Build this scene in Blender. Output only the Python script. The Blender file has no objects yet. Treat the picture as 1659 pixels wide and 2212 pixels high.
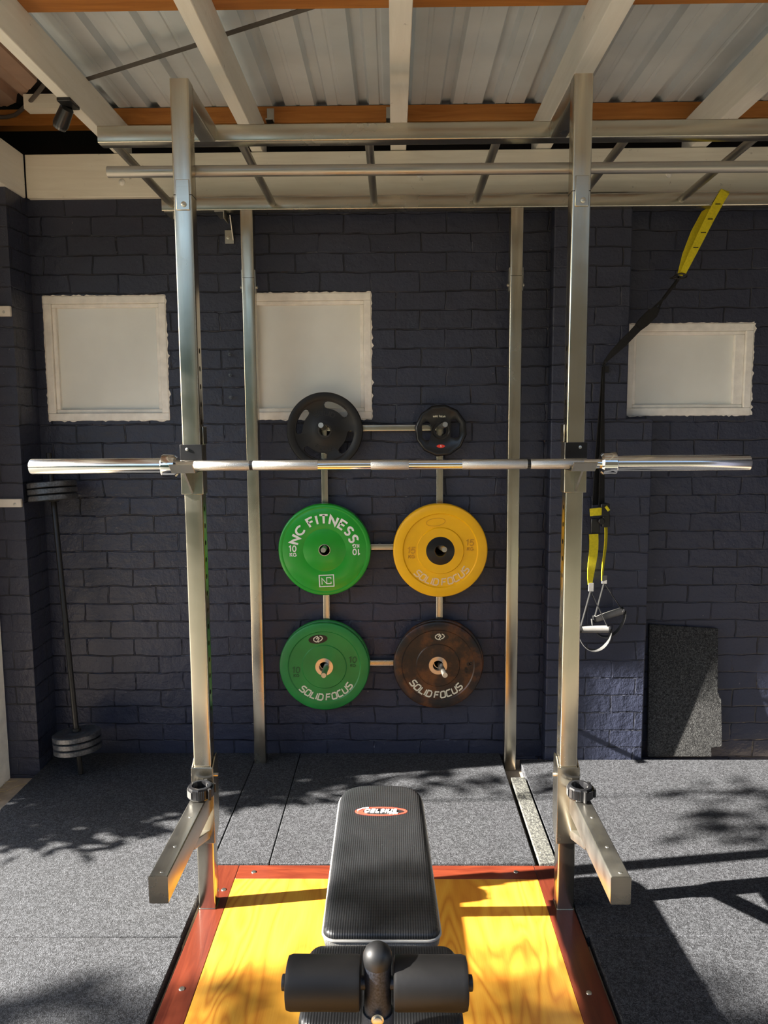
import bpy, bmesh, math, random
from mathutils import Vector, Matrix
random.seed(7)
PI = math.pi
scene = bpy.context.scene
COL = scene.collection
H = 1.66            # camera height above the concrete slab
def V(*a): return Vector(a)
def w(z): return z + H   # heights measured relative to the camera

# ------------------------------------------------------------------ mesh builder
class MB:
    def __init__(s): s.v = []; s.f = []; s.m = []
    def add(s, vs, fs, mi=0):
        o = len(s.v); s.v += [tuple(p) for p in vs]
        for f in fs: s.f.append([i + o for i in f]); s.m.append(mi)
        return s
    def box(s, a, b, mi=0):
        x0, y0, z0 = a; x1, y1, z1 = b
        return s.add([(x0,y0,z0),(x1,y0,z0),(x1,y1,z0),(x0,y1,z0),(x0,y0,z1),(x1,y0,z1),(x1,y1,z1),(x0,y1,z1)],
                     [(0,3,2,1),(4,5,6,7),(0,1,5,4),(1,2,6,5),(2,3,7,6),(3,0,4,7)], mi)
    def sweep(s, prof, path, ux, uy, mi=0, caps=True):
        """prof: closed 2-D loop, swept along straight path points with fixed axes"""
        n = len(prof); vs = []
        for p in path:
            p = Vector(p)
            for a, b in prof: vs.append(p + ux * a + uy * b)
        fs = []
        for k in range(len(path) - 1):
            for i in range(n):
                j = (i + 1) % n
                fs.append((k*n+i, k*n+j, (k+1)*n+j, (k+1)*n+i))
        if caps:
            fs.append(tuple(range(n - 1, -1, -1))); fs.append(tuple((len(path)-1)*n + i for i in range(n)))
        return s.add(vs, fs, mi)
    def rhs(s, p0, p1, wd, dp, r=.005, up=None, mi=0):
        """hollow-section bar with rounded corners: wd along the side axis, dp along the other"""
        p0, p1 = Vector(p0), Vector(p1); d = (p1 - p0).normalized()
        if up is None: up = V(0,1,0) if abs(d.z) > .7 else V(0,0,1)
        ux = d.cross(up).normalized(); uy = ux.cross(d).normalized()
        return s.sweep(rrect(wd, dp, r), [p0, p1], ux, uy, mi)
    def cyl(s, p0, p1, r, n=24, r2=None, mi=0, caps=True):
        p0, p1 = Vector(p0), Vector(p1); d = (p1 - p0).normalized()
        a = V(0,0,1) if abs(d.z) < .9 else V(1,0,0)
        ux = d.cross(a).normalized(); uy = ux.cross(d).normalized()
        r2 = r if r2 is None else r2
        vs = []
        for p, rr in ((p0, r), (p1, r2)):
            for i in range(n):
                t = 2*PI*i/n; vs.append(p + ux*(rr*math.cos(t)) + uy*(rr*math.sin(t)))
        fs = [(i, (i+1)%n, n+(i+1)%n, n+i) for i in range(n)]
        if caps: fs += [tuple(range(n-1,-1,-1)), tuple(range(n, 2*n))]
        return s.add(vs, fs, mi)
    def lathe(s, prof, p0, axis, n=64, mi=0, phase=0., closed=False):
        """prof: list of (distance along axis, radius)"""
        p0 = Vector(p0); d = Vector(axis).normalized()
        a = V(0,0,1) if abs(d.z) < .9 else V(1,0,0)
        ux = d.cross(a).normalized(); uy = ux.cross(d).normalized()
        vs = []
        for h, r in prof:
            for i in range(n):
                t = 2*PI*i/n + phase; vs.append(p0 + d*h + ux*(r*math.cos(t)) + uy*(r*math.sin(t)))
        k = len(prof); fs = []
        for q in range(k if closed else k-1):
            q2 = (q+1) % k
            for i in range(n):
                j = (i+1) % n; fs.append((q*n+i, q*n+j, q2*n+j, q2*n+i))
        if not closed:
            if prof[0][1] > 1e-5: fs.append(tuple(range(n-1,-1,-1)))
            if prof[-1][1] > 1e-5: fs.append(tuple((k-1)*n+i for i in range(n)))
        return s.add(vs, fs, mi)
    def tube(s, pts, r, n=12, mi=0, closed=False):
        pts = [Vector(p) for p in pts]; m = len(pts); vs = []; prev = None
        for k, p in enumerate(pts):
            if closed: t = pts[(k+1)%m] - pts[k-1]
            else: t = pts[min(k+1, m-1)] - pts[max(k-1, 0)]
            t.normalize()
            if prev is None:
                a = V(0,0,1) if abs(t.z) < .9 else V(1,0,0)
                ux = t.cross(a).normalized()
            else: ux = (prev - t*prev.dot(t)).normalized()
            prev = ux; uy = t.cross(ux)
            rr = r[k] if isinstance(r, (list, tuple)) else r
            for i in range(n):
                q = 2*PI*i/n; vs.append(p + ux*(rr*math.cos(q)) + uy*(rr*math.sin(q)))
        fs = []
        for k in range(m if closed else m-1):
            k2 = (k+1) % m
            for i in range(n):
                j = (i+1)%n; fs.append((k*n+i, k*n+j, k2*n+j, k2*n+i))
        if not closed: fs += [tuple(range(n-1,-1,-1)), tuple((m-1)*n+i for i in range(n))]
        return s.add(vs, fs, mi)
    def prism(s, poly, f0, f1, mi=0):
        """poly: 2-D outline; f0/f1 map (a, b) to the two faces"""
        n = len(poly)
        vs = [f0(*p) for p in poly] + [f1(*p) for p in poly]
        fs = [tuple(range(n-1,-1,-1)), tuple(range(n, 2*n))] + [(i,(i+1)%n,n+(i+1)%n,n+i) for i in range(n)]
        return s.add(vs, fs, mi)
    def strap(s, pts, wdirs, width, th=.0025, mi=0):
        """flat webbing: pts path, wdirs width direction(s)"""
        pts = [Vector(p) for p in pts]; m = len(pts); vs = []
        for k, p in enumerate(pts):
            t = (pts[min(k+1,m-1)] - pts[max(k-1,0)]).normalized()
            wd = Vector(wdirs[k] if isinstance(wdirs, list) else wdirs)
            wd = (wd - t*wd.dot(t)).normalized(); nn = t.cross(wd)
            ww = width[k] if isinstance(width, (list, tuple)) else width
            for a, b in ((-1,-1),(1,-1),(1,1),(-1,1)): vs.append(p + wd*(a*ww/2) + nn*(b*th/2))
        fs = []
        for k in range(m-1):
            for i in range(4):
                j = (i+1)%4; fs.append((k*4+i, k*4+j, (k+1)*4+j, (k+1)*4+i))
        fs += [(3,2,1,0), tuple((m-1)*4+i for i in range(4))]
        return s.add(vs, fs, mi)
    def stroke(s, pts, wd, fn, closed=False, mi=0):
        """flat pen stroke of width wd; fn(x, y, k) gives the point on (k=0) or above (k=1) a surface"""
        m = len(pts); L = []; R = []
        for k in range(m):
            p = Vector((pts[k][0], pts[k][1]))
            a = Vector(pts[k-1]) if (k > 0 or closed) else None
            b = Vector(pts[(k+1)%m]) if (k < m-1 or closed) else None
            ds = []
            if a is not None: ds.append((p-a).normalized())
            if b is not None: ds.append((b-p).normalized())
            t = sum(ds, Vector((0,0))); t = t.normalized() if t.length > 1e-6 else ds[0]
            nn = Vector((-t.y, t.x)); sc = 1.
            if len(ds) == 2: sc = min(1/max(.35, nn.dot(Vector((-ds[0].y, ds[0].x)))), 1.9)
            e = Vector((0,0))
            if not closed and len(ds) == 1: e = t*(wd*.0)
            L.append(p + nn*(wd/2*sc) + e); R.append(p - nn*(wd/2*sc) + e)
        vs = []
        for k in range(m):
            vs += [fn(L[k].x, L[k].y, 0), fn(R[k].x, R[k].y, 0), fn(L[k].x, L[k].y, 1), fn(R[k].x, R[k].y, 1)]
        fs = []
        for k in range(m if closed else m-1):
            a, b = 4*k, 4*((k+1)%m)
            fs += [(a+2,b+2,b+3,a+3), (a,a+1,b+1,b), (a,b,b+2,a+2), (a+1,a+3,b+3,b+1)]
        if not closed: fs += [(0,2,3,1), (4*m-4,4*m-3,4*m-1,4*m-2)]
        return s.add(vs, fs, mi)

def rrect(wd, dp, r, seg=3):
    out = []
    for cx, cy, a0 in ((1,1,0),(-1,1,90),(-1,-1,180),(1,-1,270)):
        for k in range(seg+1):
            t = math.radians(a0 + 90*k/seg)
            out.append((cx*(wd/2-r) + r*math.cos(t), cy*(dp/2-r) + r*math.sin(t)))
    return out

def obj(name, mb, mat, parent=None, origin=None, smooth=40, label=None, bevel=0):
    me = bpy.data.meshes.new(name)
    o0 = Vector(origin) if origin is not None else V(0,0,0)
    root = parent
    while root is not None:
        if root.get('_loc') is not None: o0 = Vector(root['_loc']); break
        root = root.parent
    me.from_pydata([tuple(Vector(p) - o0) for p in mb.v], [], mb.f)
    for mm in (mat if isinstance(mat, (list, tuple)) else [mat]): me.materials.append(mm)
    for p, i in zip(me.polygons, mb.m): p.material_index = i
    bm = bmesh.new(); bm.from_mesh(me); bmesh.ops.recalc_face_normals(bm, faces=bm.faces); bm.to_mesh(me); bm.free()
    if smooth:
        me.polygons.foreach_set('use_smooth', [True]*len(me.polygons))
        me.set_sharp_from_angle(angle=math.radians(smooth))
    o = bpy.data.objects.new(name, me); COL.objects.link(o)
    if parent is not None: o.parent = parent
    else: o.location = o0
    if label: o['label'] = label
    if bevel:
        b = o.modifiers.new('bevel', 'BEVEL'); b.width = bevel; b.segments = 2; b.limit_method = 'ANGLE'; b.angle_limit = math.radians(50)
    return o
def tag(o, label, cat, group=None):
    o['label'] = label; o['category'] = cat
    if group: o['group'] = group
    return o
def thing(name, label, cat, loc=(0,0,0), group=None):
    o = bpy.data.objects.new(name, None); o.empty_display_size = .05; COL.objects.link(o)
    o.location = loc; o['_loc'] = [float(c) for c in loc]
    return tag(o, label, cat, group)
def struct(name, mb, mat, parent=None, label=None, **k):
    o = obj(name, mb, mat, parent, label=label, **k)
    if parent is None: o['kind'] = 'structure'
    return o
def cut(o, cutter_mb, mat=None):
    me = bpy.data.meshes.new('tmp'); me.from_pydata([tuple(p) for p in cutter_mb.v], [], cutter_mb.f)
    bm = bmesh.new(); bm.from_mesh(me); bmesh.ops.recalc_face_normals(bm, faces=bm.faces); bm.to_mesh(me); bm.free()
    c = bpy.data.objects.new('tmp', me); COL.objects.link(c)
    par = o.parent
    if par is not None:
        c.matrix_world = Matrix.Identity(4)
    md = o.modifiers.new('cut', 'BOOLEAN'); md.object = c; md.operation = 'DIFFERENCE'; md.solver = 'EXACT'
    bpy.context.view_layer.update()
    dg = bpy.context.evaluated_depsgraph_get()
    new = bpy.data.meshes.new_from_object(o.evaluated_get(dg))
    o.modifiers.clear(); old = o.data; o.data = new; new.name = old.name
    new.polygons.foreach_set('use_smooth', [True]*len(new.polygons)); new.set_sharp_from_angle(angle=math.radians(40))
    bpy.data.objects.remove(c); bpy.data.meshes.remove(me)

# ------------------------------------------------------------------ materials
def mat_new(name):
    m = bpy.data.materials.new(name); m.use_nodes = True
    nt = m.node_tree; b = nt.nodes['Principled BSDF']
    return m, nt, b
def setp(b, color=None, rough=None, metal=None, spec=None, coat=None):
    if color is not None: b.inputs['Base Color'].default_value = (*color, 1)
    if rough is not None: b.inputs['Roughness'].default_value = rough
    if metal is not None: b.inputs['Metallic'].default_value = metal
    if spec is not None: b.inputs['Specular IOR Level'].default_value = spec
    if coat is not None: b.inputs['Coat Weight'].default_value = coat; b.inputs['Coat Roughness'].default_value = .12
def node(nt, typ, **kw):
    n = nt.nodes.new(typ)
    for k, v in kw.items(): setattr(n, k, v)
    return n
def coords(nt, scale=(1,1,1), rot=(0,0,0), loc=(0,0,0)):
    tc = node(nt, 'ShaderNodeTexCoord'); mp = node(nt, 'ShaderNodeMapping')
    mp.inputs['Scale'].default_value = scale; mp.inputs['Rotation'].default_value = rot; mp.inputs['Location'].default_value = loc
    nt.links.new(tc.outputs['Object'], mp.inputs['Vector']); return mp.outputs['Vector']
def noise(nt, vec, scale, detail=4, rough=.55, dist=0.):
    n = node(nt, 'ShaderNodeTexNoise'); n.inputs['Scale'].default_value = scale; n.inputs['Detail'].default_value = detail
    n.inputs['Roughness'].default_value = rough; n.inputs['Distortion'].default_value = dist
    nt.links.new(vec, n.inputs['Vector']); return n.outputs['Fac']
def ramp(nt, fac, stops):
    r = node(nt, 'ShaderNodeValToRGB'); el = r.color_ramp.elements
    while len(el) < len(stops): el.new(.5)
    for e, (p, c) in zip(el, stops): e.position = p; e.color = (*c, 1) if len(c) == 3 else c
    nt.links.new(fac, r.inputs['Fac']); return r.outputs['Color']
def bump(nt, b, height, strength=.3, dist=.01, prev=None):
    n = node(nt, 'ShaderNodeBump'); n.inputs['Strength'].default_value = strength; n.inputs['Distance'].default_value = dist
    nt.links.new(height, n.inputs['Height'])
    if prev is not None: nt.links.new(prev, n.inputs['Normal'])
    nt.links.new(n.outputs['Normal'], b.inputs['Normal']); return n.outputs['Normal']
def mixc(nt, fac, a, b_, typ='MIX'):
    n = node(nt, 'ShaderNodeMix', data_type='RGBA', blend_type=typ)
    if isinstance(fac, float): n.inputs[0].default_value = fac
    else: nt.links.new(fac, n.inputs[0])
    for k, c in ((6, a), (7, b_)):
        if isinstance(c, tuple): n.inputs[k].default_value = (*c, 1)
        else: nt.links.new(c, n.inputs[k])
    return n.outputs[2]
def math_n(nt, op, a, b_=None):
    n = node(nt, 'ShaderNodeMath', operation=op)
    for k, x in ((0, a), (1, b_)):
        if x is None: continue
        if isinstance(x, (int, float)): n.inputs[k].default_value = x
        else: nt.links.new(x, n.inputs[k])
    return n.outputs[0]

def plain(name, color, rough=.5, metal=0., spec=.5, coat=None, var=.12, vs=30, bs=0.):
    m, nt, b = mat_new(name); setp(b, color, rough, metal, spec, coat)
    vec = coords(nt); f = noise(nt, vec, vs)
    lo = tuple(c*(1-var) for c in color); hi = tuple(min(1, c*(1+var)) for c in color)
    nt.links.new(ramp(nt, f, [(.3, lo), (.7, hi)]), b.inputs['Base Color'])
    if bs: bump(nt, b, noise(nt, vec, vs*12, 2), bs, .002)
    return m
def steel(name, color, rough, axis='z', var=.10):
    m, nt, b = mat_new(name); setp(b, color, rough, 1.)
    sc = {'z': (60,60,2.5), 'x': (2.5,60,60), 'y': (60,2.5,60)}[axis]
    f = noise(nt, coords(nt, sc), 3, 5, .6); g = noise(nt, coords(nt, (3,3,3)), 2.2, 4)
    lo = tuple(c*(1-var) for c in color); hi = tuple(min(1, c*(1+var*.6)) for c in color)
    nt.links.new(mixc(nt, .5, ramp(nt, f, [(.3, lo), (.7, hi)]), ramp(nt, g, [(.3, lo), (.75, hi)])), b.inputs['Base Color'])
    mr = node(nt, 'ShaderNodeMapRange'); nt.links.new(g, mr.inputs[0]); mr.inputs[1].default_value = .3; mr.inputs[2].default_value = .7
    mr.inputs[3].default_value = rough*.8; mr.inputs[4].default_value = rough*1.25
    nt.links.new(mr.outputs[0], b.inputs['Roughness'])
    bump(nt, b, f, .012, .002)
    return m
def brick(name, base=(.028,.0325,.056)):
    m, nt, b = mat_new(name); setp(b, base, .40, 0, .5)
    tc = node(nt, 'ShaderNodeTexCoord'); sp = node(nt, 'ShaderNodeSeparateXYZ'); nt.links.new(tc.outputs['Object'], sp.inputs[0])
    xx = math_n(nt, 'ADD', sp.outputs[0], sp.outputs[1])
    nz = node(nt, 'ShaderNodeTexNoise'); nz.inputs['Scale'].default_value = 7; nz.inputs['Detail'].default_value = 3; nt.links.new(tc.outputs['Object'], nz.inputs['Vector'])
    ns = node(nt, 'ShaderNodeSeparateXYZ'); nt.links.new(nz.outputs['Color'], ns.inputs[0])
    def wob(v, o, a): return math_n(nt, 'ADD', v, math_n(nt, 'MULTIPLY', math_n(nt, 'SUBTRACT', ns.outputs[o], .5), a))
    cb = node(nt, 'ShaderNodeCombineXYZ'); nt.links.new(wob(xx, 0, .034), cb.inputs[0]); nt.links.new(wob(math_n(nt,'ADD',sp.outputs[2], .073), 1, .024), cb.inputs[1])
    br = node(nt, 'ShaderNodeTexBrick'); br.offset = .5; nt.links.new(cb.outputs[0], br.inputs['Vector'])
    br.inputs['Scale'].default_value = 1; br.inputs['Brick Width'].default_value = .235; br.inputs['Row Height'].default_value = .0872
    br.inputs['Mortar Size'].default_value = .0042; br.inputs['Mortar Smooth'].default_value = .55; br.inputs['Bias'].default_value = 0
    br.inputs['Color1'].default_value = (0,0,0,1); br.inputs['Color2'].default_value = (1,1,1,1); br.inputs['Mortar'].default_value = (.5,.5,.5,1)
    fac = br.outputs['Fac']
    lim = noise(nt, tc.outputs['Object'], 5.5, 4); gate = ramp(nt, lim, [(.38, (.08,)*3), (.56, (1,1,1))])
    mort = math_n(nt, 'MULTIPLY', fac, gate)
    big = noise(nt, tc.outputs['Object'], 1.6, 3); fine = noise(nt, tc.outputs['Object'], 90, 3)
    c1 = mixc(nt, big, tuple(c*.88 for c in base), tuple(c*1.12 for c in base))
    tone = mixc(nt, .18, c1, mixc(nt, br.outputs['Color'], tuple(c*.7 for c in base), tuple(c*1.4 for c in base)))
    col = mixc(nt, math_n(nt, 'MULTIPLY', mort, .75), tone, tuple(c*.22 for c in base))
    # chipped pale specks
    spk = ramp(nt, noise(nt, tc.outputs['Object'], 55, 2), [(.755, (0,0,0)), (.78, (1,1,1))])
    col = mixc(nt, math_n(nt, 'MULTIPLY', spk, .45), col, (.22,.21,.2))
    nt.links.new(col, b.inputs['Base Color'])
    hgt = math_n(nt, 'ADD', math_n(nt, 'MULTIPLY', mort, -1.), math_n(nt, 'MULTIPLY', noise(nt, tc.outputs['Object'], 17, 5, .62), .5))
    nn = bump(nt, b, hgt, 1., .016)
    bump(nt, b, fine, .18, .002, nn)
    return m
def timber(name, dark, light, axis='x', rough=.5, grain=1., scuff=None, coat=None):
    m, nt, b = mat_new(name); setp(b, light, rough, 0, .4, coat)
    sc = {'x': (1.2,14,14), 'y': (14,1.2,14), 'z': (14,14,1.2)}[axis]
    vec = coords(nt, sc)
    f = noise(nt, vec, 2.2*grain, 6, .6, 1.2)
    col = ramp(nt, f, [(.32, dark), (.5, tuple((a+c)/2 for a, c in zip(dark, light))), (.68, light)])
    if scuff:
        s = ramp(nt, noise(nt, coords(nt, (1,1,1)), 26, 5, .7), [(.66, (0,0,0)), (.74, (1,1,1))])
        col = mixc(nt, math_n(nt, 'MULTIPLY', s, .7), col, scuff)
    nt.links.new(col, b.inputs['Base Color']); bump(nt, b, f, .12, .004)
    return m
def plywood(name):
    m, nt, b = mat_new(name); setp(b, (.72,.4,.07), .30, 0, .4, .15)
    v = coords(nt, (3.4,.75,1)); f = noise(nt, v, 1.7, 2, .45, .6)
    rings = math_n(nt, 'FRACT', math_n(nt, 'MULTIPLY', f, 11.))
    tri = math_n(nt, 'ABSOLUTE', math_n(nt, 'SUBTRACT', rings, .5))
    fib = noise(nt, coords(nt, (120,2.5,10)), 3, 4)
    c = ramp(nt, tri, [(.0, (.33,.115,.012)), (.25, (.46,.215,.023)), (.5, (.50,.26,.032))])
    c = mixc(nt, .25, c, ramp(nt, fib, [(.3, (.33,.12,.012)), (.7, (.52,.26,.045))]))
    st = ramp(nt, noise(nt, coords(nt, (9,4,1)), 5, 6, .75), [(.67, (0,0,0)), (.73, (1,1,1))])
    c = mixc(nt, math_n(nt, 'MULTIPLY', st, .35), c, (.25,.14,.06))
    nt.links.new(c, b.inputs['Base Color']); bump(nt, b, fib, .05, .001)
    return m
def rubber(name, lo=(.003,.0033,.0045), hi=(.125,.130,.143), tint=(.0105,.0115,.0140), sc=250, seed=0.):
    m, nt, b = mat_new(name); setp(b, tint, .82, 0, .35)
    vec = coords(nt, (1,1,1), loc=(seed,seed*.7,0))
    f = noise(nt, vec, sc, 2, .7); g = noise(nt, vec, 4, 4); h = noise(nt, vec, sc*.45, 2, .6)
    c = ramp(nt, f, [(.38, lo), (.50, tint), (.70, hi)])
    c = mixc(nt, .35, c, ramp(nt, h, [(.4, lo), (.7, hi)]))
    c = mixc(nt, .5, c, mixc(nt, g, (.6,.6,.6), (1.25,1.25,1.25)), 'MULTIPLY')
    nt.links.new(c, b.inputs['Base Color']); bump(nt, b, f, .9, .004)
    return m
def ribbed(name, color, rough, freq=420., axis=0, strength=.5):
    m, nt, b = mat_new(name); setp(b, color, rough, 0, .5)
    tc = node(nt, 'ShaderNodeTexCoord'); sp = node(nt, 'ShaderNodeSeparateXYZ'); nt.links.new(tc.outputs['Object'], sp.inputs[0])
    wv = math_n(nt, 'SINE', math_n(nt, 'MULTIPLY', sp.outputs[axis], freq*2*PI/2.2))
    w2 = math_n(nt, 'SINE', math_n(nt, 'MULTIPLY', sp.outputs[1-axis], freq*PI/2.2))
    hh = math_n(nt, 'ADD', wv, math_n(nt, 'MULTIPLY', w2, .5))
    fade = noise(nt, tc.outputs['Object'], 9, 4); dust = ramp(nt, noise(nt, tc.outputs['Object'], 240, 2), [(.76, (0,0,0)), (.8, (1,1,1))])
    c = mixc(nt, fade, tuple(x*.7 for x in color), tuple(x*1.5 for x in color))
    c = mixc(nt, math_n(nt, 'MULTIPLY', dust, .5), c, (.4,.4,.4))
    nt.links.new(c, b.inputs['Base Color']); bump(nt, b, hh, strength, .0012)
    return m

M = {}
M['steel'] = steel('brushed_steel', (.55,.51,.42), .22, 'z')
M['steel_x'] = steel('brushed_steel_along', (.54,.505,.42), .24, 'x')
M['steel_y'] = steel('brushed_steel_depth', (.52,.50,.44), .32, 'y')
M['pipe'] = steel('dull_pipe', (.43,.41,.37), .42, 'x')
M['chrome'] = steel('chrome', (.80,.79,.77), .10, 'x', .05)
M['sleeve'] = steel('bar_sleeve_chrome', (.74,.73,.71), .16, 'x', .10)
M['bolt'] = plain('zinc_bolt', (.6,.58,.52), .35, 1.)
M['brick'] = brick('painted_brick')
M['white_y'] = timber('white_paint_timber', (.80,.775,.70), (.87,.85,.78), 'y', .55, 1., (.16,.13,.1))
M['white_x'] = timber('white_paint_beam', (.76,.71,.60), (.84,.80,.69), 'x', .55, 1., (.2,.17,.13))
M['white_win'] = plain('white_window_paint', (.86,.83,.77), .45, 0, .5, None, .1, 18, .2)
M['fringe'] = plain('ragged_white_paint', (.82,.78,.71), .55, 0, .4, None, .2, 60, .4)
M['pane'] = plain('painted_over_glass', (.80,.81,.77), .22, 0, .5, .3, .06, 3)
M['orange'] = timber('orange_pine', (.34,.12,.022), (.50,.205,.045), 'x', .45)
M['roof'] = plain('zincalume_sheet', (.62,.67,.71), .5, .0, .4, None, .12, 2.5)
M['roof_old'] = plain('brown_old_sheet', (.46,.31,.235), .55, .2, .4, None, .15, 4)
M['dark'] = plain('dark_gap_filler', (.014,.012,.012), .8)  # near-black for the added light-blocking boards, also the joint seams
M['concrete'] = plain('pale_concrete', (.36,.29,.21), .85, 0, .3, None, .25, 14, .3)
M['mat'] = rubber('rubber_crumb_mat')
M['mat_dark'] = rubber('dark_rubber_crumb', (.004,.004,.004), (.13,.13,.125), (.014,.014,.014), 240, 3.)
M['strip'] = rubber('flecked_rubber_strip', (.03,.03,.028), (.20,.2,.17), (.045,.045,.042), 150, 5.)
M['ply'] = plywood('varnished_plywood')
M['red_y'] = timber('red_stained_board', (.060,.011,.006), (.115,.024,.011), 'y', .3, 1., None, .3)
M['red_x'] = timber('red_stained_board_across', (.075,.012,.006), (.145,.029,.012), 'x', .3, 1., None, .3)
M['vinyl'] = ribbed('black_ribbed_vinyl', (.010,.0105,.0115), .40, 360., 0, .25)
M['mesh_grey'] = ribbed('grey_mesh_cloth', (.17,.168,.158), .7, 900., 0, .6)
M['piping'] = plain('grey_piping', (.33,.325,.305), .5)
M['foam'] = plain('black_foam', (.006,.0056,.0056), .55, 0, .35, None, .3, 9, .12)
M['cap'] = plain('black_rubber_cap', (.011,.011,.0115), .5)
M['hammer'] = plain('speckled_black_paint', (.03,.034,.045), .3, .2, .6, None, .8, 260, .3)
M['plastic'] = plain('black_plastic', (.009,.009,.010), .28, 0, .5, None, .4, 20)
M['red_logo'] = plain('red_print', (.75,.05,.03), .4)
M['white_logo'] = plain('white_print', (.85,.84,.80), .45, var=.04)
M['cream_logo'] = plain('cream_print', (.74,.69,.52), .45, var=.06)
M['black_rubber'] = plain('black_plate_rubber', (.0075,.007,.007), .45, 0, .4, None, .3, 8)
M['black_emboss'] = plain('black_raised_letters', (.014,.012,.011), .45)
M['green_bright'] = plain('bright_green_urethane', (.010,.32,.018), .30, 0, .5, .2, .06, 6)
M['green_worn'] = plain('worn_green_rubber', (.018,.21,.038), .38, 0, .5, None, .22, 5)
M['green_emboss'] = plain('green_raised_print', (.012,.10,.022), .45)
M['yellow'] = plain('yellow_rubber', (.90,.475,.002), .36, 0, .5, None, .08, 6)
M['yellow_emboss'] = plain('yellow_raised_print', (.62,.29,.01), .4)
M['tan_print'] = plain('tan_print', (.80,.58,.34), .45)
m, nt, b = mat_new('worn_black_rubber'); setp(b, (.03,.024,.02), .38)
_f = noise(nt, coords(nt), 6.5, 5, .65); _g = noise(nt, coords(nt), 60, 4, .7)
_c = ramp(nt, _f, [(.40, (.008,.0075,.007)), (.50, (.030,.014,.008)), (.62, (.125,.042,.010))])
nt.links.new(mixc(nt, math_n(nt, 'MULTIPLY', ramp(nt, _g, [(.66,(0,0,0)),(.74,(1,1,1))]), .3), _c, (.16,.14,.12)), b.inputs['Base Color'])
M['black_worn'] = m
M['ring'] = steel('plate_hub_ring', (.72,.64,.56), .3, 'x')
M['iron'] = plain('grey_hammertone_iron', (.12,.125,.135), .34, .75, .5, None, .4, 120, .15)
M['black_bar'] = plain('black_bar', (.018,.017,.016), .35, .3)
M['strap_yellow'] = plain('yellow_webbing', (.66,.55,.015), .6, 0, .3, None, .12, 120, .3)
M['strap_black'] = plain('black_webbing', (.010,.010,.010), .7, 0, .3, None, .3, 120, .3)
M['strap_grey'] = plain('grey_loop_webbing', (.06,.06,.058), .6, 0, .3)
M['grip'] = plain('grey_foam_grip', (.16,.155,.145), .7)
M['hoop'] = plain('dull_hoop_iron', (.13,.12,.11), .6, .4)
M['cable'] = plain('grey_cable', (.10,.085,.075), .6)
M['lamp'] = plain('black_lamp_housing', (.012,.012,.013), .3)
M['glass'] = plain('smoky_lamp_glass', (.10,.10,.10), .1)
M['batten'] = timber('white_batten', (.62,.58,.52), (.74,.70,.64), 'x', .5)
M['leaf'] = plain('leaf_green', (.055,.13,.02), .5, var=.5, vs=3)
M['bark'] = plain('twig_bark', (.10,.07,.05), .8)
M['hedge'] = plain('hedge_green', (.05,.075,.035), .8, var=.6, vs=4, bs=.5)
M['paving'] = plain('dry_lawn', (.046,.045,.028), .85, var=.2, vs=3)
M['house'] = plain('tan_house_brick', (.20,.145,.085), .85, var=.2, vs=6)
M['straw'] = plain('dry_straw', (.55,.42,.2), .7)
m, nt, b = mat_new('knurled_chrome'); setp(b, (.70,.69,.66), .28, 1.)
tc = node(nt, 'ShaderNodeTexCoord'); vo = node(nt, 'ShaderNodeTexVoronoi'); vo.inputs['Scale'].default_value = 620
nt.links.new(tc.outputs['Object'], vo.inputs['Vector']); bump(nt, b, vo.outputs['Distance'], .5, .0015)
M['knurl'] = m

# ------------------------------------------------------------------ pen-stroke lettering
def arcp(cx, cy, r, a0, a1, n=8): return [(cx + r*math.cos(math.radians(a0+(a1-a0)*k/n)), cy + r*math.sin(math.radians(a0+(a1-a0)*k/n))) for k in range(n+1)]
G = {  # angular letters: list of (closed, points), advance
 'S': [(0, [(.84,1),(.16,1),(.02,.86),(.02,.64),(.14,.53),(.70,.47),(.82,.36),(.82,.14),(.68,0),(0,0)])],
 'O': [(1, [(.16,0),(.02,.14),(.02,.86),(.16,1),(.68,1),(.82,.86),(.82,.14),(.68,0)])],
 'L': [(0, [(.04,1),(.04,0),(.74,0)])], 'I': [(0, [(.06,0),(.06,1)])],
 'D': [(1, [(.04,0),(.04,1),(.62,1),(.84,.78),(.84,.22),(.62,0)])],
 'F': [(0, [(.04,0),(.04,1),(.82,1)]), (0, [(.04,.52),(.66,.52)])],
 'C': [(0, [(.82,1),(.16,1),(.02,.86),(.02,.14),(.16,0),(.82,0)])],
 'U': [(0, [(.02,1),(.02,.14),(.16,0),(.68,0),(.82,.14),(.82,1)])],
 ' ': []}
ADV = {'I': .34, ' ': .32, 'L': .95}
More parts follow.
